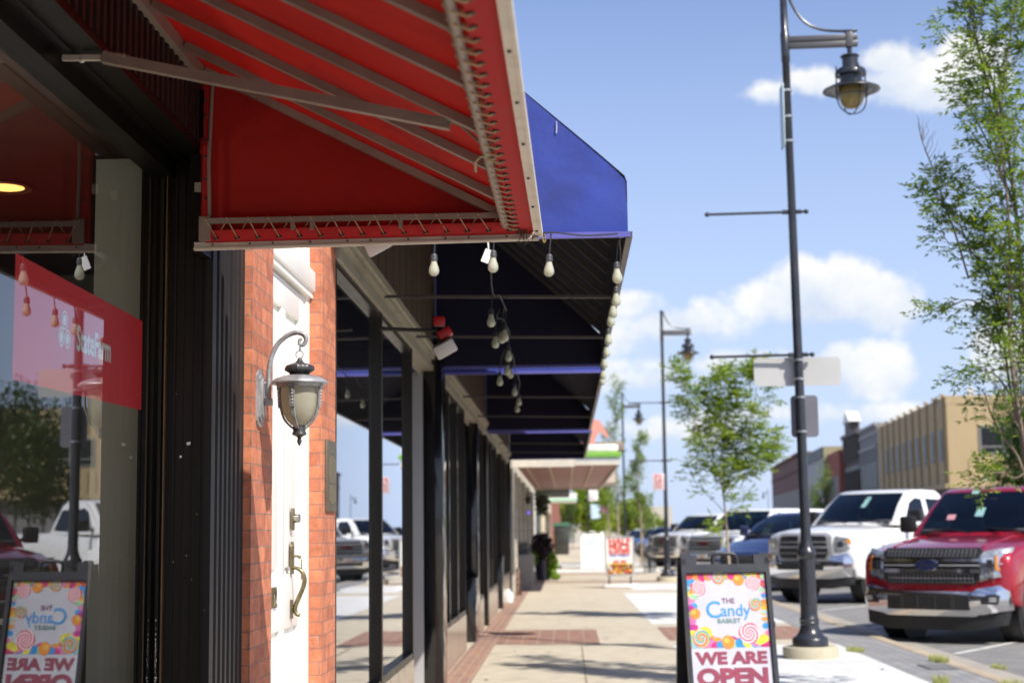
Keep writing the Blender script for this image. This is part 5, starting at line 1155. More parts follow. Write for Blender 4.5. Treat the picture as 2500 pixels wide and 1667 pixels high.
# near tree at the right edge: trunk out of frame, long upright stems
NY = 13.2
def N_(xd, yd, dy=0): v = at(xd, yd, NY+dy); return (v.x-NT[0], v.y-NT[1], v.z-NT[2])
NT = (at(2395, 1300, NY).x, NY, 0.0)
cfgN = dict(w=.13, up=.07, sp=1, bare=.42, sl=.17, s=.064, nl=4, nb={1: 4, 2: 5}, str=1.0, spread=.55)
stemsN = [
    ([(0, 0, 0), (0, 0, 1.2), N_(2375, 1000), N_(2352, 760), N_(2335, 500), N_(2310, 330), N_(2268, 190), N_(2235, 60), N_(2215, -80)], .027, [(.30, .97, 34, .62, 1)]),
    ([(0, 0, 1.2), N_(2345, 1010, .1), N_(2318, 880, .1), N_(2300, 740, .1), N_(2262, 620, .1), N_(2215, 540, .1), N_(2190, 470, .1)], .016, [(.25, 1., 26, .46, 1)]),
    ([(0, 0, 1.3), N_(2360, 1060, -.2), N_(2320, 800, -.2), N_(2318, 520, -.2), N_(2300, 250, -.2), N_(2345, -60, -.2)], .022, [(.25, .98, 30, .55, 1)]),
    ([(0, 0, 1.1), N_(2350, 1080, .2), N_(2310, 1010, .2), N_(2280, 960, .2), N_(2262, 900, .2)], .016, [(.4, 1., 9, .34, 0)]),
    ([(0, 0, .9), N_(2370, 1110, -.2), N_(2330, 1098, -.2), N_(2290, 1085, -.2), N_(2268, 1100, -.2)], .014, [(.5, 1., 12, .24, 0)]),
    ([N_(2225, 640, .1), N_(2195, 540, .1), N_(2170, 470, .1), N_(2148, 400, .1), N_(2120, 330, .1), N_(2112, 300, .1)], .010, []),
    ([N_(2262, 620, .1), N_(2215, 560, .1), N_(2180, 560, .1), N_(2150, 500, .1)], .009, [(.4, 1., 6, .22, 0)]),
    ([N_(2300, 740, .1), N_(2235, 690, .1), N_(2190, 700, .1), N_(2160, 715, .1)], .009, [(.4, 1., 8, .22, 0)]),
    ([N_(2318, 900, .1), N_(2285, 860, .1), N_(2245, 850, .1), N_(2225, 870, .1)], .009, [(.4, 1., 6, .2, 0)]),
    ([N_(2300, 250, .1), N_(2260, 130, .1), N_(2215, 40, .1), N_(2185, -10, .1)], .012, [(.2, 1., 14, .34, 0)]),
    ([N_(2335, 480, .1), N_(2270, 330, .1), N_(2225, 250, .1), N_(2200, 225, .1)], .011, [(.2, 1., 14, .3, 0)]),
    ([(0, 0, 1.2), N_(2420, 900, .3), N_(2430, 500, .3), N_(2400, 100, .3), N_(2420, -300, .3)], .024, [(.2, 1., 30, .7, 1)]),
]
tree('street_tree', 'slender many stemmed tree with small leaves at the right edge, nearest the red pickup', NT, 21, lfA, barkm, stemsN, cfgN)
m = MB(); bt = [Vector(N_(x, y, .1))+Vector(NT) for x, y in [(2170, 470), (2150, 405), (2125, 345), (2112, 300)]]
m.tube(bt, [.006, .005, .004, .002], 5)
rnd = random.Random(4)
for i in range(16):
    t_ = rnd.random(); b0 = bt[min(2, int(t_*3))].lerp(bt[min(3, int(t_*3)+1)], t_*3 % 1); sgn = rnd.choice((-1, 1, 1)); m.tube([b0, b0+Vector((.05*sgn*rnd.random()+.02, .03*rnd.gauss(0, 1), .09)), b0+Vector((.07*sgn*rnd.random()+.03, 0, .17))], [.0028, .002, .001], 4, cap=False)
[o for o in bpy.data.objects if o.name == 'street_tree'][0]
m.build('bare_twig', barkm, [o for o in bpy.data.objects if o.name == 'street_tree'][0], fix=False)
# young tree beside the sign
yx = at(1683, 1440, 26).x
cfgY = dict(w=.13, up=.05, sp=1, bare=.0, sl=.22, s=.09, nl=4, nb={1: 4, 2: 4}, str=.75, spread=.8)
def Yp(xd, yd, dy=0): v = at(xd, yd, 26+dy); return (v.x-yx, dy, v.z)
tree('street_tree', 'young tree with a thin pale trunk and bright leafy crown, right behind the candy sign', (yx, 26, 0), 8, lfB, barkl,
     [([(0, 0, 0), Yp(1675, 1300), Yp(1668, 1200), Yp(1662, 1130), Yp(1665, 1050)], .030, [(.55, 1., 5, .4, 1)]),
      ([Yp(1664, 1150), Yp(1650, 1090), Yp(1610, 1010), Yp(1580, 930), Yp(1560, 880)], .014, [(.15, 1., 12, .46, 1)]),
      ([Yp(1664, 1120), Yp(1662, 1020, .1), Yp(1668, 940, .2), Yp(1650, 870, .2)], .016, [(.15, 1., 14, .46, 1)]),
      ([Yp(1664, 1130), Yp(1690, 1060, -.1), Yp(1720, 990, -.2), Yp(1738, 890, -.2), Yp(1742, 868, -.2)], .014, [(.15, .95, 12, .46, 1)]),
      ([Yp(1665, 1140), Yp(1700, 1100, .1), Yp(1745, 1060, .1), Yp(1765, 1010, .2)], .010, [(.3, 1., 8, .36, 1)]),
      ([Yp(1667, 1180), Yp(1640, 1150, .1), Yp(1600, 1110, .1), Yp(1590, 1080, .1)], .008, [(.4, 1., 5, .3, 0)]),
      ([Yp(1668, 1200), Yp(1650, 1210, -.1), Yp(1632, 1215, -.1)], .006, [(.4, 1., 4, .22, 0)])], cfgY)
cfgS = dict(w=.12, up=.10, sp=2, bare=.0, sl=.26, s=.11, nl=3, nb={1: 4, 2: 4}, str=1.1, spread=.6)
def slender(xd, ybd, ytd, Y, label, seed, wd=.8, n=16, lf=lfC):
    b0 = at(xd, ybd, Y); tp = at(xd-5, ytd, Y).z
    tree('street_tree', label, (b0.x, Y, 0), seed, lf, barkl, [([(0, 0, 0), (.03, 0, tp*.3), (-.05, 0, tp*.6), (0, 0, tp*.96)], .05, [(.22, 1., n, wd, 1)])], cfgS)
slender(1473, 1290, 1010, 66.5, 'slender pale green tree in front of the third street lamp, nearer the cars', 31, .85, 15)
slender(1420, 1270, 905, 72, 'tall slender tree left of the third street lamp, rising behind the canopy corner', 32, 1.3, 17)
slender(1400, 1255, 1090, 90, 'small green tree low behind the white A-frame board', 33, 1.1, 10, lfB)
slender(1315, 1250, 1165, 118, 'small dark green tree at the far end of the pavement', 34, 1.4, 10, lfD)
# ================================================================== VEHICLES
def carpaint(name, c, metal=.0):
    return pm(name, c, .28, metal=metal, var=.02, coat=1.0)
chrome = pm('chrome', (.72, .72, .74), .09, metal=1.0, var=.02)
satin = pm('satin_chrome', (.46, .46, .46), .25, metal=.35, var=.05, coat=.8)
blkp = pm('trim_black', (.015, .015, .016), .5, var=.2)
tyre = pm('tyre_rubber', (.035, .034, .033), .85, var=.2, scale=20, bump=.3, bscale=60, dirt=(.10, .085, .07, .5), dscale=6)
rim = pm('rim_alloy', (.42, .42, .43), .3, metal=.8)
wind = glass('car_glass', (.34, .42, .42), 1.25); windd = glass('car_glass_dark', (.16, .19, .20), 1.3)
lampg = pm('headlamp_glass', (.42, .44, .46), .06, metal=.55, var=.5, scale=22, coat=1)
amb = pm('amber_lens', (.75, .26, .01), .2, var=.1, coat=.8)
seatm = pm('cabin_trim', (.08, .08, .085), .7)
def lerp(a, b, t): return a+(b-a)*t
def inset(poly, d):
    n = len(poly); out = []
    for i in range(n):
        p0 = Vector(poly[i-1]); p1 = Vector(poly[i]); p2 = Vector(poly[(i+1) % n]); a = (p1-p0).normalized(); b = (p2-p1).normalized()
        n1_ = Vector((-a.y, a.x)); n2_ = Vector((-b.y, b.x)); nn = (n1_+n2_)
        if nn.length < .2: nn = n1_
        nn.normalize(); k = 1/max(.55, nn.dot(n1_)); out.append((p1.x+nn.x*d*k, p1.y+nn.y*d*k))
    return out
def vehicle(v, loc, ang, label, cat, group, sc=1.0):
    """local axes: +y forward, origin on the road under the front axle; ang = heading away from -Y towards -X"""
    t = thing(v['name'], label, cat, (loc[0], loc[1], RZ+.005), R(180-ang), group, world=False, scale=sc)
    hw = v['w']/2; yF = v['yF']; paint_ = v['paint']; zh, zc, yc = v['zh'], v['zc'], v['yc']; zr, yr0, yr1, yb, zb = v['zr'], v['yr0'], v['yr1'], v['yb'], v['zb']
    wb, r_, yR, zS = v['wb'], v['r'], v['yR'], v['zs']; zbed = v.get('zbed', zc)
    pc_ = v.get('plan', .20)
    def plan(x): return pc_*(min(1, abs(x)/hw))**2.6
    def arch(cy, rr_):
        return [(cy+rr_*math.cos(R(a)), r_+.02+rr_*math.sin(R(a))) for a in range(-20, 201, 20)] if False else [(cy-rr_*math.cos(R(a)), max(zS, r_+rr_*math.sin(R(a)))) for a in range(0, 181, 18)]
    # profile, clockwise from front bottom seen with y to the right -> build counter-clockwise
    ar = r_+.075
    bot = [(yR+.05, zS+.12)]+[(y, z) for y, z in arch(-wb, ar)]+[(y, z) for y, z in arch(0, ar)]+[(yF-.12, zS+.06)]
    front = [(yF-.02, zS+.22), (yF, .62), (yF, zh-.22), (yF-.03, zh-.08), (yF-.10, zh)]
    top = [(yF-.30, zh+.045), (lerp(yF, yc, .55), lerp(zh, zc, .72)), (yc+.05, zc), (yc-.02, zc+.0)]
    rear = ([(yb, zb), (yb-.01, zbed), (yR, zbed), (yR, zS+.3)] if v['pickup'] else [(yb-.02, zb), (yR+.02, zb-.05), (yR, zS+.3)])
    poly = bot+front+top+rear
    # orientation: area sign
    A = sum(poly[i][0]*poly[(i+1) % len(poly)][1]-poly[(i+1) % len(poly)][0]*poly[i][1] for i in range(len(poly)))
    if A < 0: poly = poly[::-1]
    levels = [(-1, .06), (-.985, .028), (-.95, .008), (-.88, 0), (-.6, 0), (-.3, 0), (0, 0), (.3, 0), (.6, 0), (.88, 0), (.95, .008), (.985, .028), (1, .06)]
    def deform(x, y, z):
        k = max(0, min(1, (y-(yF-1.1))/1.1)); y2 = y-plan(x)*k**1.5
        if y > yc-.1 and z > zh-.12: z -= v.get('crown', .06)*(abs(x)/hw)**2.2
        x2 = x*(1-.018*abs((z-.75)))
        return (x2, y2, z)
    m = MB(); vs = []; n = len(poly)
    for (f, d) in levels:
        for (y, z) in inset(poly, d): vs.append(deform(f*hw, y, z))
    fs = []
    for i in range(len(levels)-1):
        for j in range(n): fs.append((i*n+j, i*n+(j+1) % n, (i+1)*n+(j+1) % n, (i+1)*n+j))
    fs.append(tuple(range(n))); fs.append(tuple((len(levels)-1)*n+j for j in reversed(range(n))))
    m.add(vs, fs)
    # hood creases
    if v.get('creases'):
        for sg in (-1, 1):
            for xx in v['creases']:
                m.tube([deform(sg*lerp(xx, xx*1.08, k/6), lerp(yF-.25, yc+.12, k/6), lerp(zh+.04, zc, min(1, (k/6)*1.25))-.004) for k in range(7)], .014, 6)
    body = m.build('body', paint_, t, smooth=32)
    # dark inner structure
    m = MB(); m.box(-hw+.22, hw-.22, yR+.3, yF-.35, zS-.02, .85); m.build('underbody', blkp, t)
    for cy in (0, -wb):
        for sg in (-1, 1): m = MB(); m.lathe([(ar-.01, sg*(hw-.34)), (ar-.01, sg*(hw-.055))], (0, cy, r_), 24, axis='x'); m.build('wheel_arch', blkp, body)
    # greenhouse
    H = zr-zc
    def tum(x, z): return x*(1-v.get('tum', .17)*max(0, (z-zc)/H)**1.15)
    gp = lambda x: .11*(abs(x)/hw)**2
    prof = [(yc, zc-.03), (lerp(yc, yr0, .5), lerp(zc, zr, .52)), (yr0+.03, zr-.055), (yr0-.12, zr-.012), (lerp(yr0, yr1, .5), zr), (yr1+.1, zr-.012), (yr1, zr-.06), (yb, zb-.03)]
    PP = prof[:3]; zlo, zhi = zc+.03, zr-.085
    yq = lambda z: (lerp(PP[0][0], PP[1][0], (z-PP[0][1])/(PP[1][1]-PP[0][1])) if z <= PP[1][1] else lerp(PP[1][0], PP[2][0], (z-PP[1][1])/(PP[2][1]-PP[1][1])))
    prof = [PP[0], (yq(zlo), zlo), PP[1], (yq(zhi), zhi)]+prof[2:]
    lev = [(-.965, .05), (-.955, .02), (-.93, 0), (-.862, 0), (-.6, 0), (-.3, 0), (0, 0), (.3, 0), (.6, 0), (.862, 0), (.93, 0), (.955, .02), (.965, .05)]
    m = MB(); vs = []; n = len(prof)
    for (f, d) in lev:
        for (y, z) in prof:
            z2 = z-(d if z > zc+.3 else 0)-.025*(abs(f))**3*(1 if z > zr-.1 else 0); x = tum(f*hw, z)
            vs.append((x, y-(gp(f*hw) if y > (yr0+yr1)/2 else 0), z2))
    fs = [(i*n+j, i*n+j+1, (i+1)*n+j+1, (i+1)*n+j) for i in range(len(lev)-1) for j in range(n-1) if not (j in (1, 2) and 3 <= i <= 8)]
    m.add(vs, fs)
    for li_ in (0, len(lev)-1):      # sides with the window openings cut out
        bm = bmesh.new(); loops = [[(vs[li_*n+j][1], vs[li_*n+j][2]) for j in range(n)]]+[wp_ for wp_ in v['windows']]; eds = []
        for lp in loops:
            q_ = [bm.verts.new((a, b, 0)) for a, b in lp]; eds += [bm.edges.new((q_[k], q_[(k+1) % len(q_)])) for k in range(len(q_))]
        bmesh.ops.triangle_fill(bm, use_beauty=True, use_dissolve=False, edges=eds, normal=(0, 0, 1)); bm.verts.index_update(); sg = -1 if li_ == 0 else 1
        m.add([(sg*tum(.965*hw, q.co.y), q.co.x, q.co.y) for q in bm.verts], [[q.index for q in fc.verts] for fc in bm.faces]); bm.free()
    cab = m.build('cab', paint_, t, smooth=35, fix=False)
    # inside
    m = MB(); m.box(-hw*.86, hw*.86, yb+.12, yc-.06, zc+.005, zc+.016); m.bbox(-hw*.84, hw*.84, yc-.42, yc-.10, zc+.016, zc+.075, .03); m.build('dashboard', seatm, t)
    for sx_ in (-.42, .42):
        for sy_ in ((-1.15, -2.05) if len(v['windows']) > 1 else (-1.15,)):
            m = MB(); m.bbox(sx_*hw-.24, sx_*hw+.24, sy_-.16, sy_-.02, zc+.017, zc+.22, .05); m.bbox(sx_*hw-.13, sx_*hw+.13, sy_-.15, sy_-.06, zc+.235, zc+.40, .04); m.build('seat', seatm, t)
    m = MB(); m.tube([(-.42*hw+.17*math.cos(i*.4), yc-.48-.05*math.sin(i*.4), zc+.08+.15*math.sin(i*.4)) for i in range(17)], .014, 6, cap=False); m.obox((-.42*hw-.16, yc-.48, zc+.09), (-.42*hw+.16, yc-.48, zc+.09), .04, .02); m.build('steering_wheel', seatm, t)
    m = MB(); m.bbox(-.11, .11, yr0+.18, yr0+.21, zr-.24, zr-.17, .01); m.build('rear_view_mirror', blkp, t)
    # windscreen
    m = MB(); rows = []
    for i in range(7):
        q = i/6; z = lerp(zc+.035, zr-.085, q); y = lerp(yc-.02, yr0+.03, q*1.0)+.012; row = []
        if q <= .5: y = lerp(yc, lerp(yc, yr0, .5), q*2)+.0
        yy_ = None
        # interpolate on the profile
        P0, P1, P2 = PP
        if z <= P1[1]: y = lerp(P0[0], P1[0], (z-P0[1])/(P1[1]-P0[1]))
        else: y = lerp(P1[0], P2[0], (z-P1[1])/(P2[1]-P1[1]))
        for j in range(11):
            f = -1+.2*j; x = tum(f*hw*.865, z); row.append((x, y-gp(f*hw*.9)+.010, z+.006))
        rows.append(row)
    m.grid(rows, thick=(0, -.006, -.004)); ws = m.build('windscreen', wind, t)
    m = MB(); zz_ = zc+.05
    for sg in (.06, -.72): m.tube([(sg*hw, yc+.02, zz_-.03), (sg*hw+.25*hw, yc+.005, zz_+.01), (sg*hw+.60*hw, yc-.03-gp(.7*hw), zz_+.035)], .011, 6)
    m.build('wiper', blkp, ws)
    if v.get('stickers'):
        for i_, (fx, fz, a, b) in enumerate(v['stickers']):
            z = lerp(zc, zr, fz); x = fx*hw; k_ = .0145; dz = b/2
            m = MB(); m.add([(x-a/2, yq(z-dz)-gp(x)+k_, z-dz+.006), (x+a/2, yq(z-dz)-gp(x)+k_, z-dz+.006), (x+a/2, yq(z+dz)-gp(x)+k_, z+dz+.006), (x-a/2, yq(z+dz)-gp(x)+k_, z+dz+.006)], [(0, 1, 2, 3)], i_ % 2)
            m.build('sticker', [pm('sticker_teal', (.28, .5, .48), .5), pm('sticker_pink', (.6, .3, .34), .5)], ws, smooth=0)
    # side windows
    for sg in (-1, 1):
        for wpoly in v['windows']:
            m = MB(); f0 = .966*hw
            m.prism(wpoly, lambda a, b, d: (sg*(tum(f0, b)-.0+d), a, b), -.003, .003); m.build('side_window', windd if v['pickup'] else wind, t)
        # handles, mirror, seams
        m = MB()
        for hy in v['handles']: m.bbox(sg*hw*.985-.012, sg*hw*.985+.03*sg+.0, hy-.09, hy+.09, zc-.16, zc-.125, .01)
        m.build('door_handle', v.get('handle_mat', blkp), t)
        m = MB()
        for sy in v['seams']: m.box(sg*hw*.988-.004, sg*hw*.988+.004, sy-.006, sy+.006, zS+.1, zc-.03)
        m.build('door_seam', blkp, body)
        mz = zc+.14; my = yc-.42; mw = v.get('mirror', .22)
        m = MB(); m.bbox(sg*(hw+.06), sg*(hw+.06+mw), my-.06, my+.07, mz-.11, mz+.12, .035); m.obox((sg*(hw-.06), my-.02, mz-.08), (sg*(hw+.10), my, mz-.05), .05, .05); mo = m.build('mirror', v.get('mirror_mat', blkp), t)
        m = MB(); m.bbox(sg*(hw+.075), sg*(hw+.045+mw), my-.066, my-.058, mz-.09, mz+.10, .003); m.build('mirror_glass', chrome, mo)
    # wheels
    for cy in (0, -wb):
        for sg in (-1, 1):
            wt = .26; xo = sg*(hw-.03)
            m = MB(); pr = [(r_*.62, xo), (r_*.70, xo+sg*.006), (r_*.90, xo+sg*.012), (r_*.975, xo-sg*.012), (r_, xo-sg*.045), (r_, xo-sg*(wt-.045)), (r_*.96, xo-sg*wt), (r_*.6, xo-sg*wt)]
            m.lathe(pr, (0, cy, r_), 36, axis='x'); w_ = m.build('wheel', tyre, t)
            m = MB(); m.lathe([(r_*.63, xo-sg*.005), (r_*.60, xo-sg*.012), (r_*.56, xo-sg*.06), (r_*.3, xo-sg*.085), (.001, xo-sg*.085)], (0, cy, r_), 28, axis='x', mi=1)
            ns = v.get('spokes', 6)
            for k in range(ns):
                a = 2*math.pi*k/ns+.3
                m.obox((xo-sg*.04, cy+.05*math.cos(a), r_+.05*math.sin(a)), (xo-sg*.022, cy+r_*.60*math.cos(a), r_+r_*.60*math.sin(a)), r_*.20, .03, up=(1, 0, 0))
            m.lathe([(r_*.61, xo-sg*.004), (r_*.64, xo+sg*.004), (r_*.60, xo+sg*.002)], (0, cy, r_), 28, axis='x'); m.lathe([(r_*.16, xo-sg*.03), (r_*.15, xo-sg*.006), (.001, xo-sg*.004)], (0, cy, r_), 16, axis='x')
            m.build('rim', [rim, blkp], w_)
    # ---- front end, all pieces bent round the nose
    def F(dep):        # returns fn(a,b,d)
        def f(a, b, d):
            k = max(0, min(1, (yF-(yF-1.1))/1.1)); y = yF-plan(a)-dep
            if b > zh-.22: y -= .03*(b-(zh-.22))/.14+(.05 if b > zh-.08 else 0)*(b-(zh-.08))/.08
            if abs(a) > hw*.93: y -= (abs(a)-hw*.93)*2.2
            return (a*(1-.018*abs(b-.75)), y+d, b)
        return f
    def dens(poly, mx=.08):
        out = []
        for i in range(len(poly)):
            a = Vector(poly[i]); b = Vector(poly[(i+1) % len(poly)]); k = max(1, int((b-a).length/mx))
            for j in range(k): out.append(tuple(a.lerp(b, j/k)))
        return out
    def fpan(name, poly, mat, d0=-.03, d1=.008, parent=t, bulge=0.0, both=False):
        res = None; sides = (1, -1) if both else (1,)
        for sg in sides:
            m = MB(); P_ = [(sg*a, b) for a, b in poly]
            # split into vertical strips so that it follows the curve
            xs_ = [a for a, b in P_]; x0, x1 = min(xs_), max(xs_); k = max(1, int((x1-x0)/.10)); bm = bmesh.new(); vv = [bm.verts.new((a, b, 0)) for a, b in P_]; bm.faces.new(vv)
            for j in range(1, k): bmesh.ops.bisect_plane(bm, geom=bm.verts[:]+bm.edges[:]+bm.faces[:], plane_co=(x0+(x1-x0)*j/k, 0, 0), plane_no=(1, 0, 0))
            for zz2 in (zh-.22, zh-.15, zh-.08): bmesh.ops.bisect_plane(bm, geom=bm.verts[:]+bm.edges[:]+bm.faces[:], plane_co=(0, zz2, 0), plane_no=(0, 1, 0))
            zs_ = [b for a, b in P_]; za0, za1 = min(zs_), max(zs_)
            if bulge:
                for kk in range(1, 8): bmesh.ops.bisect_plane(bm, geom=bm.verts[:]+bm.edges[:]+bm.faces[:], plane_co=(0, za0+(za1-za0)*kk/8, 0), plane_no=(0, 1, 0))
            bmesh.ops.dissolve_degenerate(bm, edges=bm.edges[:], dist=1e-5)
            r = bmesh.ops.extrude_face_region(bm, geom=bm.faces[:]); top_ = [g_ for g_ in r['geom'] if isinstance(g_, bmesh.types.BMVert)]
            for q in top_: q.co.z = 1
            bm.verts.index_update(); f = F(0); m.add([f(q.co.x, q.co.y, lerp(d0, d1-bulge*abs((q.co.y-(za0+za1)/2)/((za1-za0)/2))**2, q.co.z)) for q in bm.verts], [[q.index for q in fc.verts] for fc in bm.faces]); bm.free()
            res = m.build(name, mat, parent, smooth=30)
        return res
    v['front'](t, fpan, hw, yF, F, v)
    return t
def rect(x0, x1, z0, z1): return [(x0, z0), (x1, z0), (x1, z1), (x0, z1)]
def mesh_rows(fn, x0, x1, z0, z1, nx, nz, mat, parent, d=.012, w=.008):
    m = MB(); f = fn(0)
    for i in range(nx+1):
        x = lerp(x0, x1, i/nx); m.obox(f(x, z0, d), f(x, z1, d), w, .01, up=(0, 1, 0))
    for j in range(nz+1):
        z = lerp(z0, z1, j/nz)
        for k in range(6): m.obox(f(lerp(x0, x1, k/6), z, d), f(lerp(x0, x1, (k+1)/6), z, d), .01, w, up=(0, 0, 1))
    return m.build('grille_mesh', pm('mesh_grey', (.20, .20, .21), .3, metal=.4), parent)
def front_red(t, fpan, hw, yF, F, v):
    g = fpan('grille', [(-.60, .74), (.60, .74), (.68, .84), (.70, 1.13), (.64, 1.20), (-.64, 1.20), (-.70, 1.13), (-.68, .84)], blkp, -.03, .006)
    mesh_rows(F, -.60, .60, 1.09, 1.18, 22, 2, satin, g); mesh_rows(F, -.58, .58, .765, .865, 22, 2, satin, g)
    fpan('chrome_bar', rect(-.70, .70, 1.025, 1.065), chrome, 0, .035, g); fpan('chrome_bar', rect(-.70, .70, .885, .935), chrome, 0, .045, g)
    fpan('chrome_bar', rect(-.66, .66, .972, .988), satin, 0, .028, g); fpan('chrome_bar', rect(-.58, .58, .812, .824), satin, 0, .022, g)
    f = F(0)
    m = MB(); n = 28; m.prism([(.165*math.cos(2*math.pi*i/n), .985+.072*math.sin(2*math.pi*i/n)) for i in range(n)], lambda a, b, d: (f(a, b, 0)[0], yF+d, b), .0, .062); eb = m.build('emblem', chrome, g)
    m = MB(); m.prism([(.148*math.cos(2*math.pi*i/n), .985+.060*math.sin(2*math.pi*i/n)) for i in range(n)], lambda a, b, d: (a, yF+d, b), .062, .066); m.build('badge', pm('badge_blue', (.01, .02, .10), .2, coat=1), eb)
    textmb('Ford', .10, lambda x, y, z: (-x, yF+.067+z, .985+y), offset=.001, ext=.001, xs=1.15, shear=.35).build('lettering', chrome, eb, smooth=0)
    # C shaped headlamps
    hl = None
    for sg in (1, -1):
        def q(P): return [(sg*a, b) for a, b in P]
        h = fpan('headlamp', q([(.66, .775), (.80, .815), (.965, .85), (.985, 1.02), (.985, 1.20), (.84, 1.185), (.70, 1.15), (.66, 1.08)]), lampg, -.05, .010)
        fpan('lamp_bracket', q([(.70, .925), (.84, .925), (.84, 1.085), (.70, 1.075)]), chrome, 0, .032, h); fpan('lamp_lens', q([(.755, .95), (.825, .95), (.825, 1.05), (.755, 1.05)]), blkp, .03, .036, h)
        fpan('indicator', q([(.852, .92), (.878, .915), (.872, 1.10), (.848, 1.10)]), amb, 0, .024, h); fpan('indicator', q([(.878, .915), (.90, .915), (.90, .94), (.878, .94)]), amb, 0, .024, h)
        fpan('lamp_trim', q([(.89, .99), (.965, 1.0), (.965, 1.012), (.89, 1.002)]), satin, 0, .02, h)
        fpan('lamp_trim', q([(.66, .775), (.80, .815), (.965, .85), (.965, .872), (.80, .838), (.66, .798)]), chrome, 0, .02, h)
    # bumper
    b = fpan('bumper', [(-.985, .42), (-.66, .37), (-.60, .345), (.60, .345), (.66, .37), (.985, .42), (.99, .66), (.90, .735), (.64, .69), (.60, .655), (-.60, .655), (-.64, .69), (-.90, .735), (-.99, .66)], chrome, -.05, .115, bulge=.07)
    fpan('bumper_opening', rect(-.56, .56, .425, .60), blkp, .08, .119, b)
    for x in (-.36, -.33, .33, .36, -.12, .12): fpan('slat', rect(x-.006, x+.006, .43, .595), pm('slat_grey', (.05, .05, .05), .4), .10, .126, b)
    for sg in (1, -1):
        fpan('fog_lamp_recess', [(sg*.70, .50), (sg*.90, .50), (sg*.915, .61), (sg*.86, .625), (sg*.78, .62), (sg*.70, .56)], blkp, .05, .119, b); fpan('fog_lamp', [(sg*.80, .53), (sg*.89, .53), (sg*.89, .59), (sg*.80, .59)], lampg, .1, .126, b)
    fpan('lower_valance', [(-.93, .24), (-.60, .17), (.60, .17), (.93, .24), (.96, .42), (.6, .35), (-.6, .35), (-.96, .42)], blkp, -.12, .04)
def front_white(t, fpan, hw, yF, F, v):
    g = fpan('grille', [(-.58, .78), (.58, .78), (.66, .90), (.63, 1.24), (.52, 1.30), (-.52, 1.30), (-.63, 1.24), (-.66, .90)], satin, -.03, .03)
    for sg in (1, -1):
        fpan('grille_opening', [(sg*.085, 1.06), (sg*.56, 1.06), (sg*.54, 1.22), (sg*.48, 1.25), (sg*.085, 1.25)], blkp, .02, .034, g); fpan('grille_opening', [(sg*.085, .83), (sg*.52, .83), (sg*.575, .92), (sg*.57, 1.02), (sg*.085, 1.02)], blkp, .02, .034, g)
        fpan('grille_bar', rect(sg*.10, sg*.55, 1.125, 1.14), satin, .03, .045, g); fpan('grille_bar', rect(sg*.10, sg*.55, .92, .935), satin, .03, .045, g)
        h = fpan('headlamp', [(sg*.69, .96), (sg*.93, .99), (sg*.98, 1.06), (sg*.975, 1.14), (sg*.93, 1.20), (sg*.70, 1.24), (sg*.68, 1.1)], lampg, -.05, .012)
        fpan('indicator', [(sg*.90, 1.12), (sg*.97, 1.08), (sg*.955, 1.18), (sg*.92, 1.19)], amb, 0, .02, h)
        fpan('lamp_lens', [(sg*(.80+.055*math.cos(i*.52)), 1.09+.055*math.sin(i*.52)) for i in range(12)], chrome, 0, .018, h)
    m = MB(); yy = yF+.035; m.prism([(-.06, 1.10), (-.05, 1.0), (0, .965), (.05, 1.0), (.06, 1.10), (.03, 1.12), (-.03, 1.12)], lambda a, b, d: (a, yF+d, b), .02, .045); m.build('emblem', chrome, g)
    b = fpan('bumper', [(-.99, .50), (-.62, .46), (.62, .46), (.99, .50), (1.0, .80), (.94, .93), (.66, .88), (.60, .76), (-.60, .76), (-.66, .88), (-.94, .93), (-1.0, .80)], chrome, -.05, .13, bulge=.08)
    fpan('bumper_opening', rect(-.54, .54, .62, .735), blkp, .05, .134, b)
    fpan('lower_valance', [(-.95, .36), (-.6, .28), (.6, .28), (.95, .36), (.97, .50), (.6, .46), (-.6, .46), (-.97, .50)], blkp, -.10, .05)
def front_gmc(t, fpan, hw, yF, F, v):
    g = fpan('grille', [(-.52, .74), (.52, .74), (.62, .84), (.62, 1.17), (.56, 1.22), (-.56, 1.22), (-.62, 1.17), (-.62, .84)], satin, -.03, .03)
    for z in (.80, .895, .99, 1.085): fpan('grille_opening', rect(-.55, .55, z, z+.065), blkp, .02, .036, g)
    textmb('GMC', .15, lambda x, y, z: (-x, yF+.045+z, .99+y), offset=.006, ext=.006, xs=1.2).build('emblem', pm('emblem_red', (.12, .01, .015), .3), g, smooth=0)
    for sg in (1, -1):
        h = fpan('headlamp', [(sg*.66, .90), (sg*.95, .95), (sg*.97, 1.12), (sg*.93, 1.18), (sg*.67, 1.20)], lampg, -.05, .012); fpan('lamp_lens', rect(sg*.72, sg*.86, 1.0, 1.12), blkp, 0, .016, h)
    b = fpan('bumper', [(-.98, .46), (-.6, .40), (.6, .40), (.98, .46), (.99, .72), (.92, .84), (.66, .80), (.5, .69), (-.5, .69), (-.66, .80), (-.92, .84), (-.99, .72)], v.get('bump', chrome), -.05, .12, bulge=.07)
    fpan('bumper_opening', rect(-.5, .5, .48, .57), blkp, .05, .124, b); fpan('number_plate', rect(-.15, .15, .575, .69), pm('plate', (.55, .5, .45), .5), .1, .13, b)
    fpan('plate_mark', rect(-.03, .03, .60, .65), pm('plate_red', (.5, .05, .04), .5), .12, .133, b)
    fpan('lower_valance', [(-.93, .30), (-.6, .24), (.6, .24), (.93, .30), (.95, .46), (.6, .40), (-.6, .40), (-.95, .46)], blkp, -.10, .04)
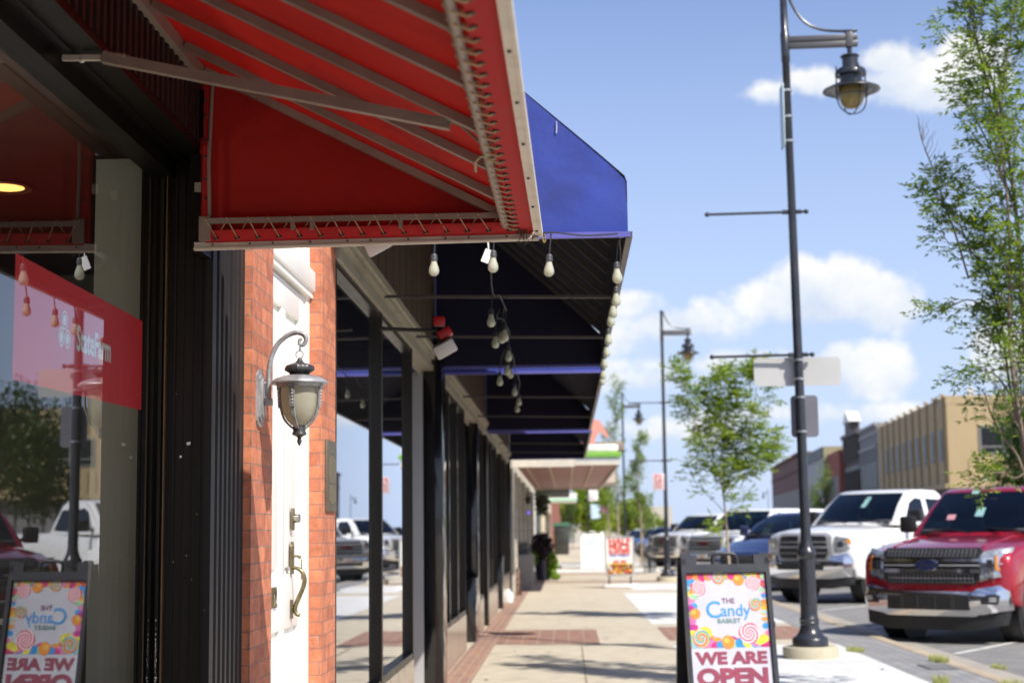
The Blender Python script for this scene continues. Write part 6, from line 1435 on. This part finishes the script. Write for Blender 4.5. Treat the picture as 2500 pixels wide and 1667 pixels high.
def front_car(t, fpan, hw, yF, F, v):
    k = hw/.93
    g = fpan('grille', [(-.45*k, .42), (.45*k, .42), (.56*k, .62), (.50*k, .80), (-.50*k, .80), (-.56*k, .62)], blkp, -.03, .014)
    mesh_rows(F, -.46*k, .46*k, .48, .76, 18, 7, satin, g, .018, .006); fpan('chrome_bar', rect(-.52*k, .52*k, .78, .80), chrome, 0, .03, g); fpan('chrome_bar', [(-.47*k, .46), (0, .42), (.47*k, .46), (.47*k, .475), (0, .435), (-.47*k, .475)], chrome, 0, .03, g)
    for sg in (1, -1):
        fpan('headlamp', [(sg*.60*k, .68), (sg*.80*k, .70), (sg*.92*k, .80), (sg*.91*k, .86), (sg*.72*k, .82), (sg*.58*k, .76)], lampg, -.05, .012)
        fpan('fog_lamp_recess', [(sg*.64*k, .36), (sg*.84*k, .38), (sg*.82*k, .50), (sg*.68*k, .48)], blkp, 0, .012)
    fpan('lower_valance', [(-.88*k, .22), (.88*k, .22), (.88*k, .33), (-.88*k, .33)], blkp, -.08, .02)
def pick(**k):
    b = dict(name='pickup_truck', pickup=True, w=2.03, yF=.95, zh=1.19, zc=1.36, yc=-.50, zr=1.98, yr0=-1.22, yr1=-2.65, yb=-2.95, zb=1.36, zbed=1.38, wb=3.68, r=.41, yR=-4.85, zs=.42,
             windows=[[(-.95, 1.40), (-1.95, 1.39), (-1.95, 1.84), (-1.45, 1.86), (-1.22, 1.74)], [(-2.05, 1.39), (-2.75, 1.41), (-2.62, 1.82), (-2.05, 1.84)]], handles=[-1.72, -2.55], seams=[-.72, -2.0, -2.85], plan=.17)
    b.update(k); return b
red_p = carpaint('paint_ruby', (.37, .004, .018), .3); wh_p = carpaint('paint_white', (.80, .80, .78)); nv_p = carpaint('paint_navy', (.012, .018, .080), .2)
G = 'vehicles parked nose in along the kerb'
vehicle(pick(paint=red_p, front=front_red, creases=[.62], zr=2.02, spokes=6, stickers=[(.25, .88, .10, .06), (.45, .35, .12, .07), (.05, .45, .12, .12)]), (5.42, 22.0), 38.5, 'shiny ruby red pickup truck with chrome grille, nearest the camera', 'pickup truck', G, 1.04)
p2 = pick(paint=wh_p, front=front_white, w=2.06, zh=1.34, zc=1.46, zr=2.13, yb=-2.60, yr1=-2.3, r=.43, wb=3.78, zb=1.46, zbed=1.48, mirror=.30, plan=.24, crown=.10, spokes=8,
          windows=[[(-.93, 1.50), (-1.62, 1.49), (-1.62, 1.93), (-1.42, 1.95), (-1.20, 1.86)], [(-1.76, 1.49), (-2.42, 1.52), (-2.28, 1.92), (-1.76, 1.94)]], handles=[-1.55], seams=[-.74, -1.70], stickers=[(-.1, .62, .11, .2)])
vt = vehicle(p2, (5.60, 33.4), 47, 'big white pickup truck with a crosshair grille, parked behind the red one', 'pickup truck', G, 1.10)
m = textmb('RAM', .15, lambda x, y, z: (-1.0365-z, -.28-x, 1.02+y), offset=.003, ext=.004, xs=1.2); m.build('badge', satin, vt, smooth=0)
m = textmb('RAM', .15, lambda x, y, z: (1.0365+z, -.28+x, 1.02+y), offset=.003, ext=.004, xs=1.2); m.build('badge', satin, vt, smooth=0)
car = dict(name='parked_car', pickup=False, w=1.88, yF=.90, zh=.84, zc=1.08, yc=-.38, zr=1.62, yr0=-1.25, yr1=-3.0, yb=-3.4, zb=1.12, wb=2.75, r=.35, yR=-3.65, zs=.28, plan=.26, crown=.05, tum=.2, mirror=.17,
           windows=[[(-.95, 1.14), (-1.75, 1.15), (-1.75, 1.50), (-1.5, 1.50)], [(-1.83, 1.15), (-2.75, 1.18), (-2.62, 1.46), (-1.83, 1.50)]], handles=[-1.6, -2.4], seams=[-.55, -1.78, -2.65], front=front_car)
def mk(base, **k): d = dict(base); d.update(k); return d
vehicle(mk(car, paint=nv_p, mirror_mat=nv_p, zr=1.70, zc=1.14, zb=1.18), (4.95, 40.0), 42, 'dark navy blue car with a honeycomb grille, between two white trucks', 'car', G, 1.15)
suv = dict(name='parked_suv', pickup=False, w=2.0, yF=.95, zh=1.15, zc=1.30, yc=-.50, zr=1.95, yr0=-1.15, yr1=-4.0, yb=-4.25, zb=1.32, wb=3.1, r=.41, yR=-4.35, zs=.38, plan=.17, crown=.05, tum=.14, mirror=.2,
           windows=[[(-.95, 1.35), (-1.85, 1.34), (-1.85, 1.80), (-1.35, 1.82)], [(-1.95, 1.34), (-2.9, 1.34), (-2.9, 1.80), (-1.95, 1.81)], [(-3.0, 1.34), (-4.0, 1.36), (-3.85, 1.78), (-3.0, 1.80)]], handles=[-1.7, -2.7], seams=[-.7, -1.9, -2.95], front=front_gmc)
vehicle(mk(suv, paint=wh_p), (4.95, 49.8), 42, 'tall white truck with a wide dark barred grille behind the young tree trunk', 'suv', G, 1.12)
vehicle(pick(paint=wh_p, front=front_gmc), (4.66, 64.5), 45, 'white pickup truck partly hidden by the second street lamp', 'pickup truck', G, 1.1)
sil = carpaint('paint_silver', (.36, .36, .40), .5); dkp = carpaint('paint_graphite', (.05, .05, .07), .4); wvp = carpaint('paint_violet', (.13, .13, .24), .4); blp = carpaint('paint_blue', (.03, .07, .20), .3)
vehicle(mk(suv, paint=dkp, zr=1.8), (4.9, 70.5), 34, 'dark grey vehicle just beyond the white pickup at the second lamp', 'suv', G)
vehicle(mk(car, paint=sil), (4.9, 79), 34, 'silver car in the far part of the kerbside row', 'car', G)
vehicle(mk(car, paint=wvp, zr=1.7), (4.9, 88), 34, 'dusky violet car farther along the kerbside row', 'car', G)
vehicle(mk(car, paint=blp), (4.6, 101), 34, 'small blue car near the far end of the kerbside row', 'car', G)
vehicle(mk(car, paint=wh_p), (4.6, 112), 34, 'small white car at the far end of the kerbside row', 'car', G)
# across the road
vehicle(mk(car, paint=red_p), (18.3, 71), 150, 'red car across the road behind the roof of the white pickup', 'car', G+' opposite')
# ================================================================== BUILDINGS ACROSS THE ROAD
tcl = pm('tan_cladding', (.42, .32, .18), .7, var=.06, scale=1, dirt=(.32, .24, .13, .4), dscale=.5); tcd = pm('tan_rib', (.36, .26, .13), .7); dkw = pm('window_dark', (.02, .024, .028), .35, spec=.25, var=.3)
frm = pm('window_frame_grey', (.22, .22, .21), .5); stn = pm('grey_stone', (.22, .22, .23), .8, var=.15); 
C0 = Vector((17.35, 72, 0)); DR = Vector((.0614, 1, 0)).normalized(); NR = Vector((-DR.y, DR.x, 0))   # along the row; NR towards the road
EX = Vector((1, -.05, 0)).normalized()
def L(s, o, z): p = C0+DR*s+NR*o; return (p.x, p.y, z)
def lbox(m, s0, s1, o0, o1, z0, z1, mi=0):
    vs = [L(a, b, c) for c in (z0, z1) for a, b in ((s0, o0), (s1, o0), (s1, o1), (s0, o1))]
    return m.add(vs, [(3, 2, 1, 0), (4, 5, 6, 7), (0, 1, 5, 4), (1, 2, 6, 5), (2, 3, 7, 6), (3, 0, 4, 7)], mi)
def ebox(m, e0, e1, f0, f1, z0, z1, mi=0):      # on the end wall: e along +X, f towards the camera
    P = lambda e, f, z: (C0.x+EX.x*e+.0614*(-f), C0.y+EX.y*e-f, z)
    vs = [P(a, b, c) for c in (z0, z1) for a, b in ((e0, f0), (e1, f0), (e1, f1), (e0, f1))]
    return m.add(vs, [(3, 2, 1, 0), (4, 5, 6, 7), (0, 1, 5, 4), (1, 2, 6, 5), (2, 3, 7, 6), (3, 0, 4, 7)], mi)
GZ = RZ; TZ = 7.38
t = thing('office_building', 'two storey tan panelled office building with dark windows on the corner across the road', 'building', (C0.x, C0.y, GZ))
m = MB(); P0 = Vector(L(0, 0, 0)); P1 = Vector(L(23, 0, 0)); E1 = P0+EX*16; E2 = P1+EX*16
def quadwall(m, a, b, z0, z1, mi=0): m.add([(a.x, a.y, z0), (b.x, b.y, z0), (b.x, b.y, z1), (a.x, a.y, z1)], [(0, 1, 2, 3)], mi)
for a, b in ((P0, P1), (P1, E2), (E2, E1), (E1, P0)): quadwall(m, a, b, 3.25, TZ)
m.add([(p.x, p.y, TZ-.25) for p in (P0, P1, E2, E1)], [(0, 1, 2, 3)]); m.add([(p.x, p.y, 3.25) for p in (P0, P1, E2, E1)], [(0, 1, 2, 3)])
for i in range(10): lbox(m, 2.25*i+.25, 2.25*i+.37, 0, .10, 3.3, TZ+.05, 1); lbox(m, 2.25*i+.1, 2.25*i+.5, 0, .16, TZ+.02, TZ+.12, 0)
lbox(m, 0, 23, 0, .12, 3.2, 3.42, 0)
ebox(m, .02, 16, 0, .05, TZ-.35, TZ+.02, 0); ebox(m, .02, 16, 0, .06, 3.2, 3.42, 0); ebox(m, .05, .5, 0, .04, 3.42, TZ-.35, 0)
for e in (4.55, 9.5): ebox(m, e, e+.35, 0, .05, 3.42, TZ-.35, 0)
for e0 in (.95, 5.2, 10.2):
    for i in range(9):
        e = e0+.4*i
        if e < e0+3.5: ebox(m, e, e+.10, 0, .035, 6.25, TZ-.5, 0); ebox(m, e, e+.10, 0, .035, 3.55, 4.45, 0)
m.build('wall', [tcl, tcd], t)
m = MB(); lbox(m, .4, 22.6, -.9, -.5, GZ, 3.25); ebox(m, .5, 16, -.6, -.4, GZ, 3.25)
for i in range(24): ebox(m, .6+.65*i, .68+.65*i, -.4, -.35, GZ, 3.2, 1)
m.build('ground_floor', [stn, pm('post_grey', (.12, .12, .125), .6)], t)
for i in range(9):
    m = MB(); lbox(m, 2.25*i+.95, 2.25*i+1.9, -.02, .03, 4.45, 5.95); w_ = m.build('window', frm, t); m = MB(); lbox(m, 2.25*i+1.02, 2.25*i+1.83, .03, .045, 4.75, 5.9); lbox(m, 2.25*i+1.02, 2.25*i+1.83, .03, .045, 4.5, 4.68); m.build('pane', dkw, w_)
for e in (1.45, 5.9, 10.7):
    m = MB(); ebox(m, e, e+2.2, -.02, .05, 4.72, 6.02); w_ = m.build('window', frm, t); m = MB()
    for a in (e+.1, e+1.18): ebox(m, a, a+.92, .05, .065, 5.10, 5.92); ebox(m, a, a+.92, .05, .065, 4.80, 5.02)
    m.build('pane', dkw, w_)
m = MB(); ebox(m, 1.2, 1.5, -1, -.8, TZ, TZ+.45); ebox(m, 1.33, 1.37, -.9, -.86, TZ+.45, TZ+.8); ebox(m, -.0, .9, -3, -1.6, TZ-.2, TZ+.16); m.build('roof_vent', pm('vent', (.55, .55, .52), .5), t)
def rowb(nm, label, s0, s1, top, mat, wins, o=0.0, extras=None, endmat=None, wz=((4.3, 6.0),)):
    t = thing('row_building', label, 'building', L(s0, 0, GZ)); m = MB(); lbox(m, s0, s1, -10, o, GZ, top)
    m.build('wall', mat, t)
    if endmat: m = MB(); lbox(m, s0-.12, s0-.002, -10, o+.0, GZ, top+.1); m.build('end_wall', endmat, t)
    for (a, b, z0, z1) in wins:
        m = MB(); lbox(m, s0+a, s0+b, o, o+.05, z0, z1); w_ = m.build('window', frm, t); m = MB(); lbox(m, s0+a+.08, s0+b-.08, o+.05, o+.06, z0+.08, z1-.08); m.build('pane', dkw, w_)
    if extras: extras(t, s0, s1, top, o)
    return t
def ex_grey(t, s0, s1, top, o):
    m = MB()
    for k, dz in ((.14, 0), (.08, -.5), (.12, -1.3)): lbox(m, s0, s1, o, o+k, top+dz-.18, top+dz+.02)
    for i in range(9): lbox(m, s0+.2+i*.95, s0+.4+i*.95, o, o+.10, top-2.3, top-1.3)
    m.build('cornice', pm('cornice_grey', (.30, .30, .30), .7), t)
rowb('x', 'narrow grey stone building with a corniced top, right beside the tan office', 23.1, 31.5, 7.75, stn, [(.6+i*1.6, 1.6+i*1.6, 3.9, 5.4) for i in range(5)], extras=ex_grey)
def ex_orn(t, s0, s1, top, o):
    m = MB(); mid = (s0+s1)/2
    lbox(m, s0, s1, o, o+.25, top-.25, top); lbox(m, mid-1.5, mid+1.5, o-.4, o+.25, top, top+.7)
    vs = [L(mid-1.9, o+.35, top+.7), L(mid+1.9, o+.35, top+.7), L(mid, o+.35, top+1.5), L(mid-1.9, o-.5, top+.7), L(mid+1.9, o-.5, top+.7), L(mid, o-.5, top+1.5)]
    m.add(vs, [(0, 1, 2), (5, 4, 3), (0, 2, 5, 3), (1, 4, 5, 2), (0, 3, 4, 1)], 1)
    for i in range(8): lbox(m, s0+.3+i*1.1, s0+.6+i*1.1, o, o+.18, top-1.9, top-.25)
    for i in range(6): lbox(m, s0+.4+i*1.5, s0+.6+i*1.5, o, o+.2, 1, top-2.6)
    m.build('ornament', [pm('orn_dark', (.10, .085, .08), .7), pm('orn_white', (.74, .73, .68), .5)], t)
rowb('x', 'dark ornate building crowned by a small white pediment', 31.6, 40.5, 7.9, pm('dark_stone', (.075, .06, .055), .8, var=.2), [(.5+i*1.5, 1.5+i*1.5, 3.6, 5.6) for i in range(6)], extras=ex_orn)
rowb('x', 'slim red brick building between the ornate and the olive one', 40.6, 49, 7.0, pm('row_red', (.30, .085, .06), .85, var=.15), [(1+i*1.8, 2+i*1.8, 3.6, 5.2) for i in range(4)], o=.35)
rowb('x', 'building with an olive end wall and a large blank pale grey front', 49.2, 65.5, 7.6, pm('pale_grey', (.42, .42, .45), .7, var=.04), [], o=.6, endmat=pm('olive', (.27, .25, .15), .8), extras=lambda t, s0, s1, top, o: (lambda m: (lbox(m, s0, s1, o, o+.12, top-.75, top+.08), m.build('parapet', pm('parapet_grey', (.17, .19, .19), .7), t)))(MB()))
rowb('x', 'long dull brown brick building, the last of the row across the road', 67, 106, 8.2, pm('row_brown', (.19, .10, .085), .85, var=.12), [(1.2+i*2.4, 2.6+i*2.4, 2.9, 5.0) for i in range(15)], o=.7, extras=lambda t, s0, s1, top, o: (lambda m: (lbox(m, s0, s1, o, o+.2, top-.2, top+.05), lbox(m, s0, s1, o, o+.1, top-1.6, top-1.45), lbox(m, s0-1.2, s0-.02, -4, o+.1, GZ, top-.1), m.build('cornice', pm('row_brown2', (.13, .055, .045), .85), t)))(MB()))
# white lamp globe at roof corner
mb = MB(); mb.add([(19.3, -20, 0), (60, -20, 0), (66, 260, 0), (24.3, 260, 0)], [(0, 1, 2, 3)])
# far pavement in front of the row
m = MB(); vs = [L(-60, 2.6, GZ+.12), L(106, 2.6, GZ+.12), L(106, -12, GZ+.12), L(-60, -40, GZ+.12)]; m.add(vs, [(0, 1, 2, 3)]); setting(m.build('far_pavement', tanc))
# tree masses across the road and behind the camera side (seen in the glass)
def bushy(name, label, c, rx, ry, rz, n, s, seed, mat, trunk_r=.16):
    rnd = random.Random(seed); t = thing(name, label, 'tree', (c[0], c[1], GZ)); tb_ = MB(); lm = MB()
    tb_.tube([(c[0], c[1], GZ), (c[0]+.1, c[1], c[2]*.5), (c[0], c[1], c[2])], [trunk_r, trunk_r*.8, trunk_r*.5], 9)
    cl = []
    for i in range(26):
        a = rnd.random()*6.283; e = rnd.uniform(-.7, 1); q = rnd.random()**.5; k = math.sqrt(max(0, 1-e*e*.8))
        cc = Vector((c[0]+rx*.72*q*k*math.cos(a), c[1]+ry*.72*q*k*math.sin(a), c[2]+rz*.72*e)); cl.append((cc, rnd.uniform(.28, .48)))
        tb_.tube([(c[0], c[1], c[2]-rz*.5), ((c[0]+cc.x)/2, (c[1]+cc.y)/2, (c[2]+cc.z)/2-.1), tuple(cc)], [trunk_r*.4, trunk_r*.25, .01], 5)
    for i in range(n):
        cc, k = rnd.choice(cl); d = Vector((rnd.gauss(0, 1), rnd.gauss(0, 1), rnd.gauss(0, 1))).normalized(); q = rnd.random()**.4*k
        p = cc+Vector((d.x*rx*q, d.y*ry*q, d.z*rz*q)); leaf(lm, p, Vector((rnd.gauss(0, 1), rnd.gauss(0, 1), rnd.gauss(-.3, .7))), s*rnd.uniform(.7, 1.3), rnd, .6)
    tb_.build('trunk', barkm, t, smooth=60, fix=False); lm.build('crown', mat, t, smooth=0, fix=False); return t
bushy('leafy_tree', 'dense dark green tree hiding the right part of the tan building across the road', (20.9, 63.5, 4.6), 4.1, 4.1, 3.5, 14000, .24, 51, lfD, .25)
bushy('leafy_tree', 'olive green tree beyond the last cars along the pavement', (1.9, 135, 3.2), 3.2, 3.2, 2.6, 4000, .4, 54, lfB)
bushy('leafy_tree', 'thin grey green tree in front of the pale blank building across the road', (at(1895, 1130, 100).x, 100, 3.0), 1.3, 1.3, 2.6, 2200, .16, 55, lfC)
bushy('leafy_tree', 'round green tree at the end of the street', (-2.2, 160, 3.4), 3.0, 3.0, 3.2, 2500, .5, 56, lfD)
bushy('leafy_tree', 'bright green tree far behind the slender kerbside trees', (6.0, 150, 2.6), 3.0, 3.0, 2.2, 2500, .4, 57, lfB)
# far closing buildings at the end of the street
t = thing('distant_building', 'pale distant building closing the end of the street behind trees', 'building', (8, 210, GZ)); m = MB(); m.box(1, 14, 210, 225, GZ, 4.6)
for i in range(6): m.box(2+i*2, 3+i*2, 209.9, 210, 1.4, 2.8, 1)
m.build('wall', [pm('far_pale', (.5, .46, .38), .8), dkw], t)
m = MB(); m.add([(-90, 330, GZ-.003), (160, 330, GZ-.003), (160, 420, 2.2), (-90, 420, 2.2)], [(0, 1, 2, 3)]); setting(m.build('distant_hill', pm('hill', (.08, .11, .06), .95, var=.3, scale=.1)))
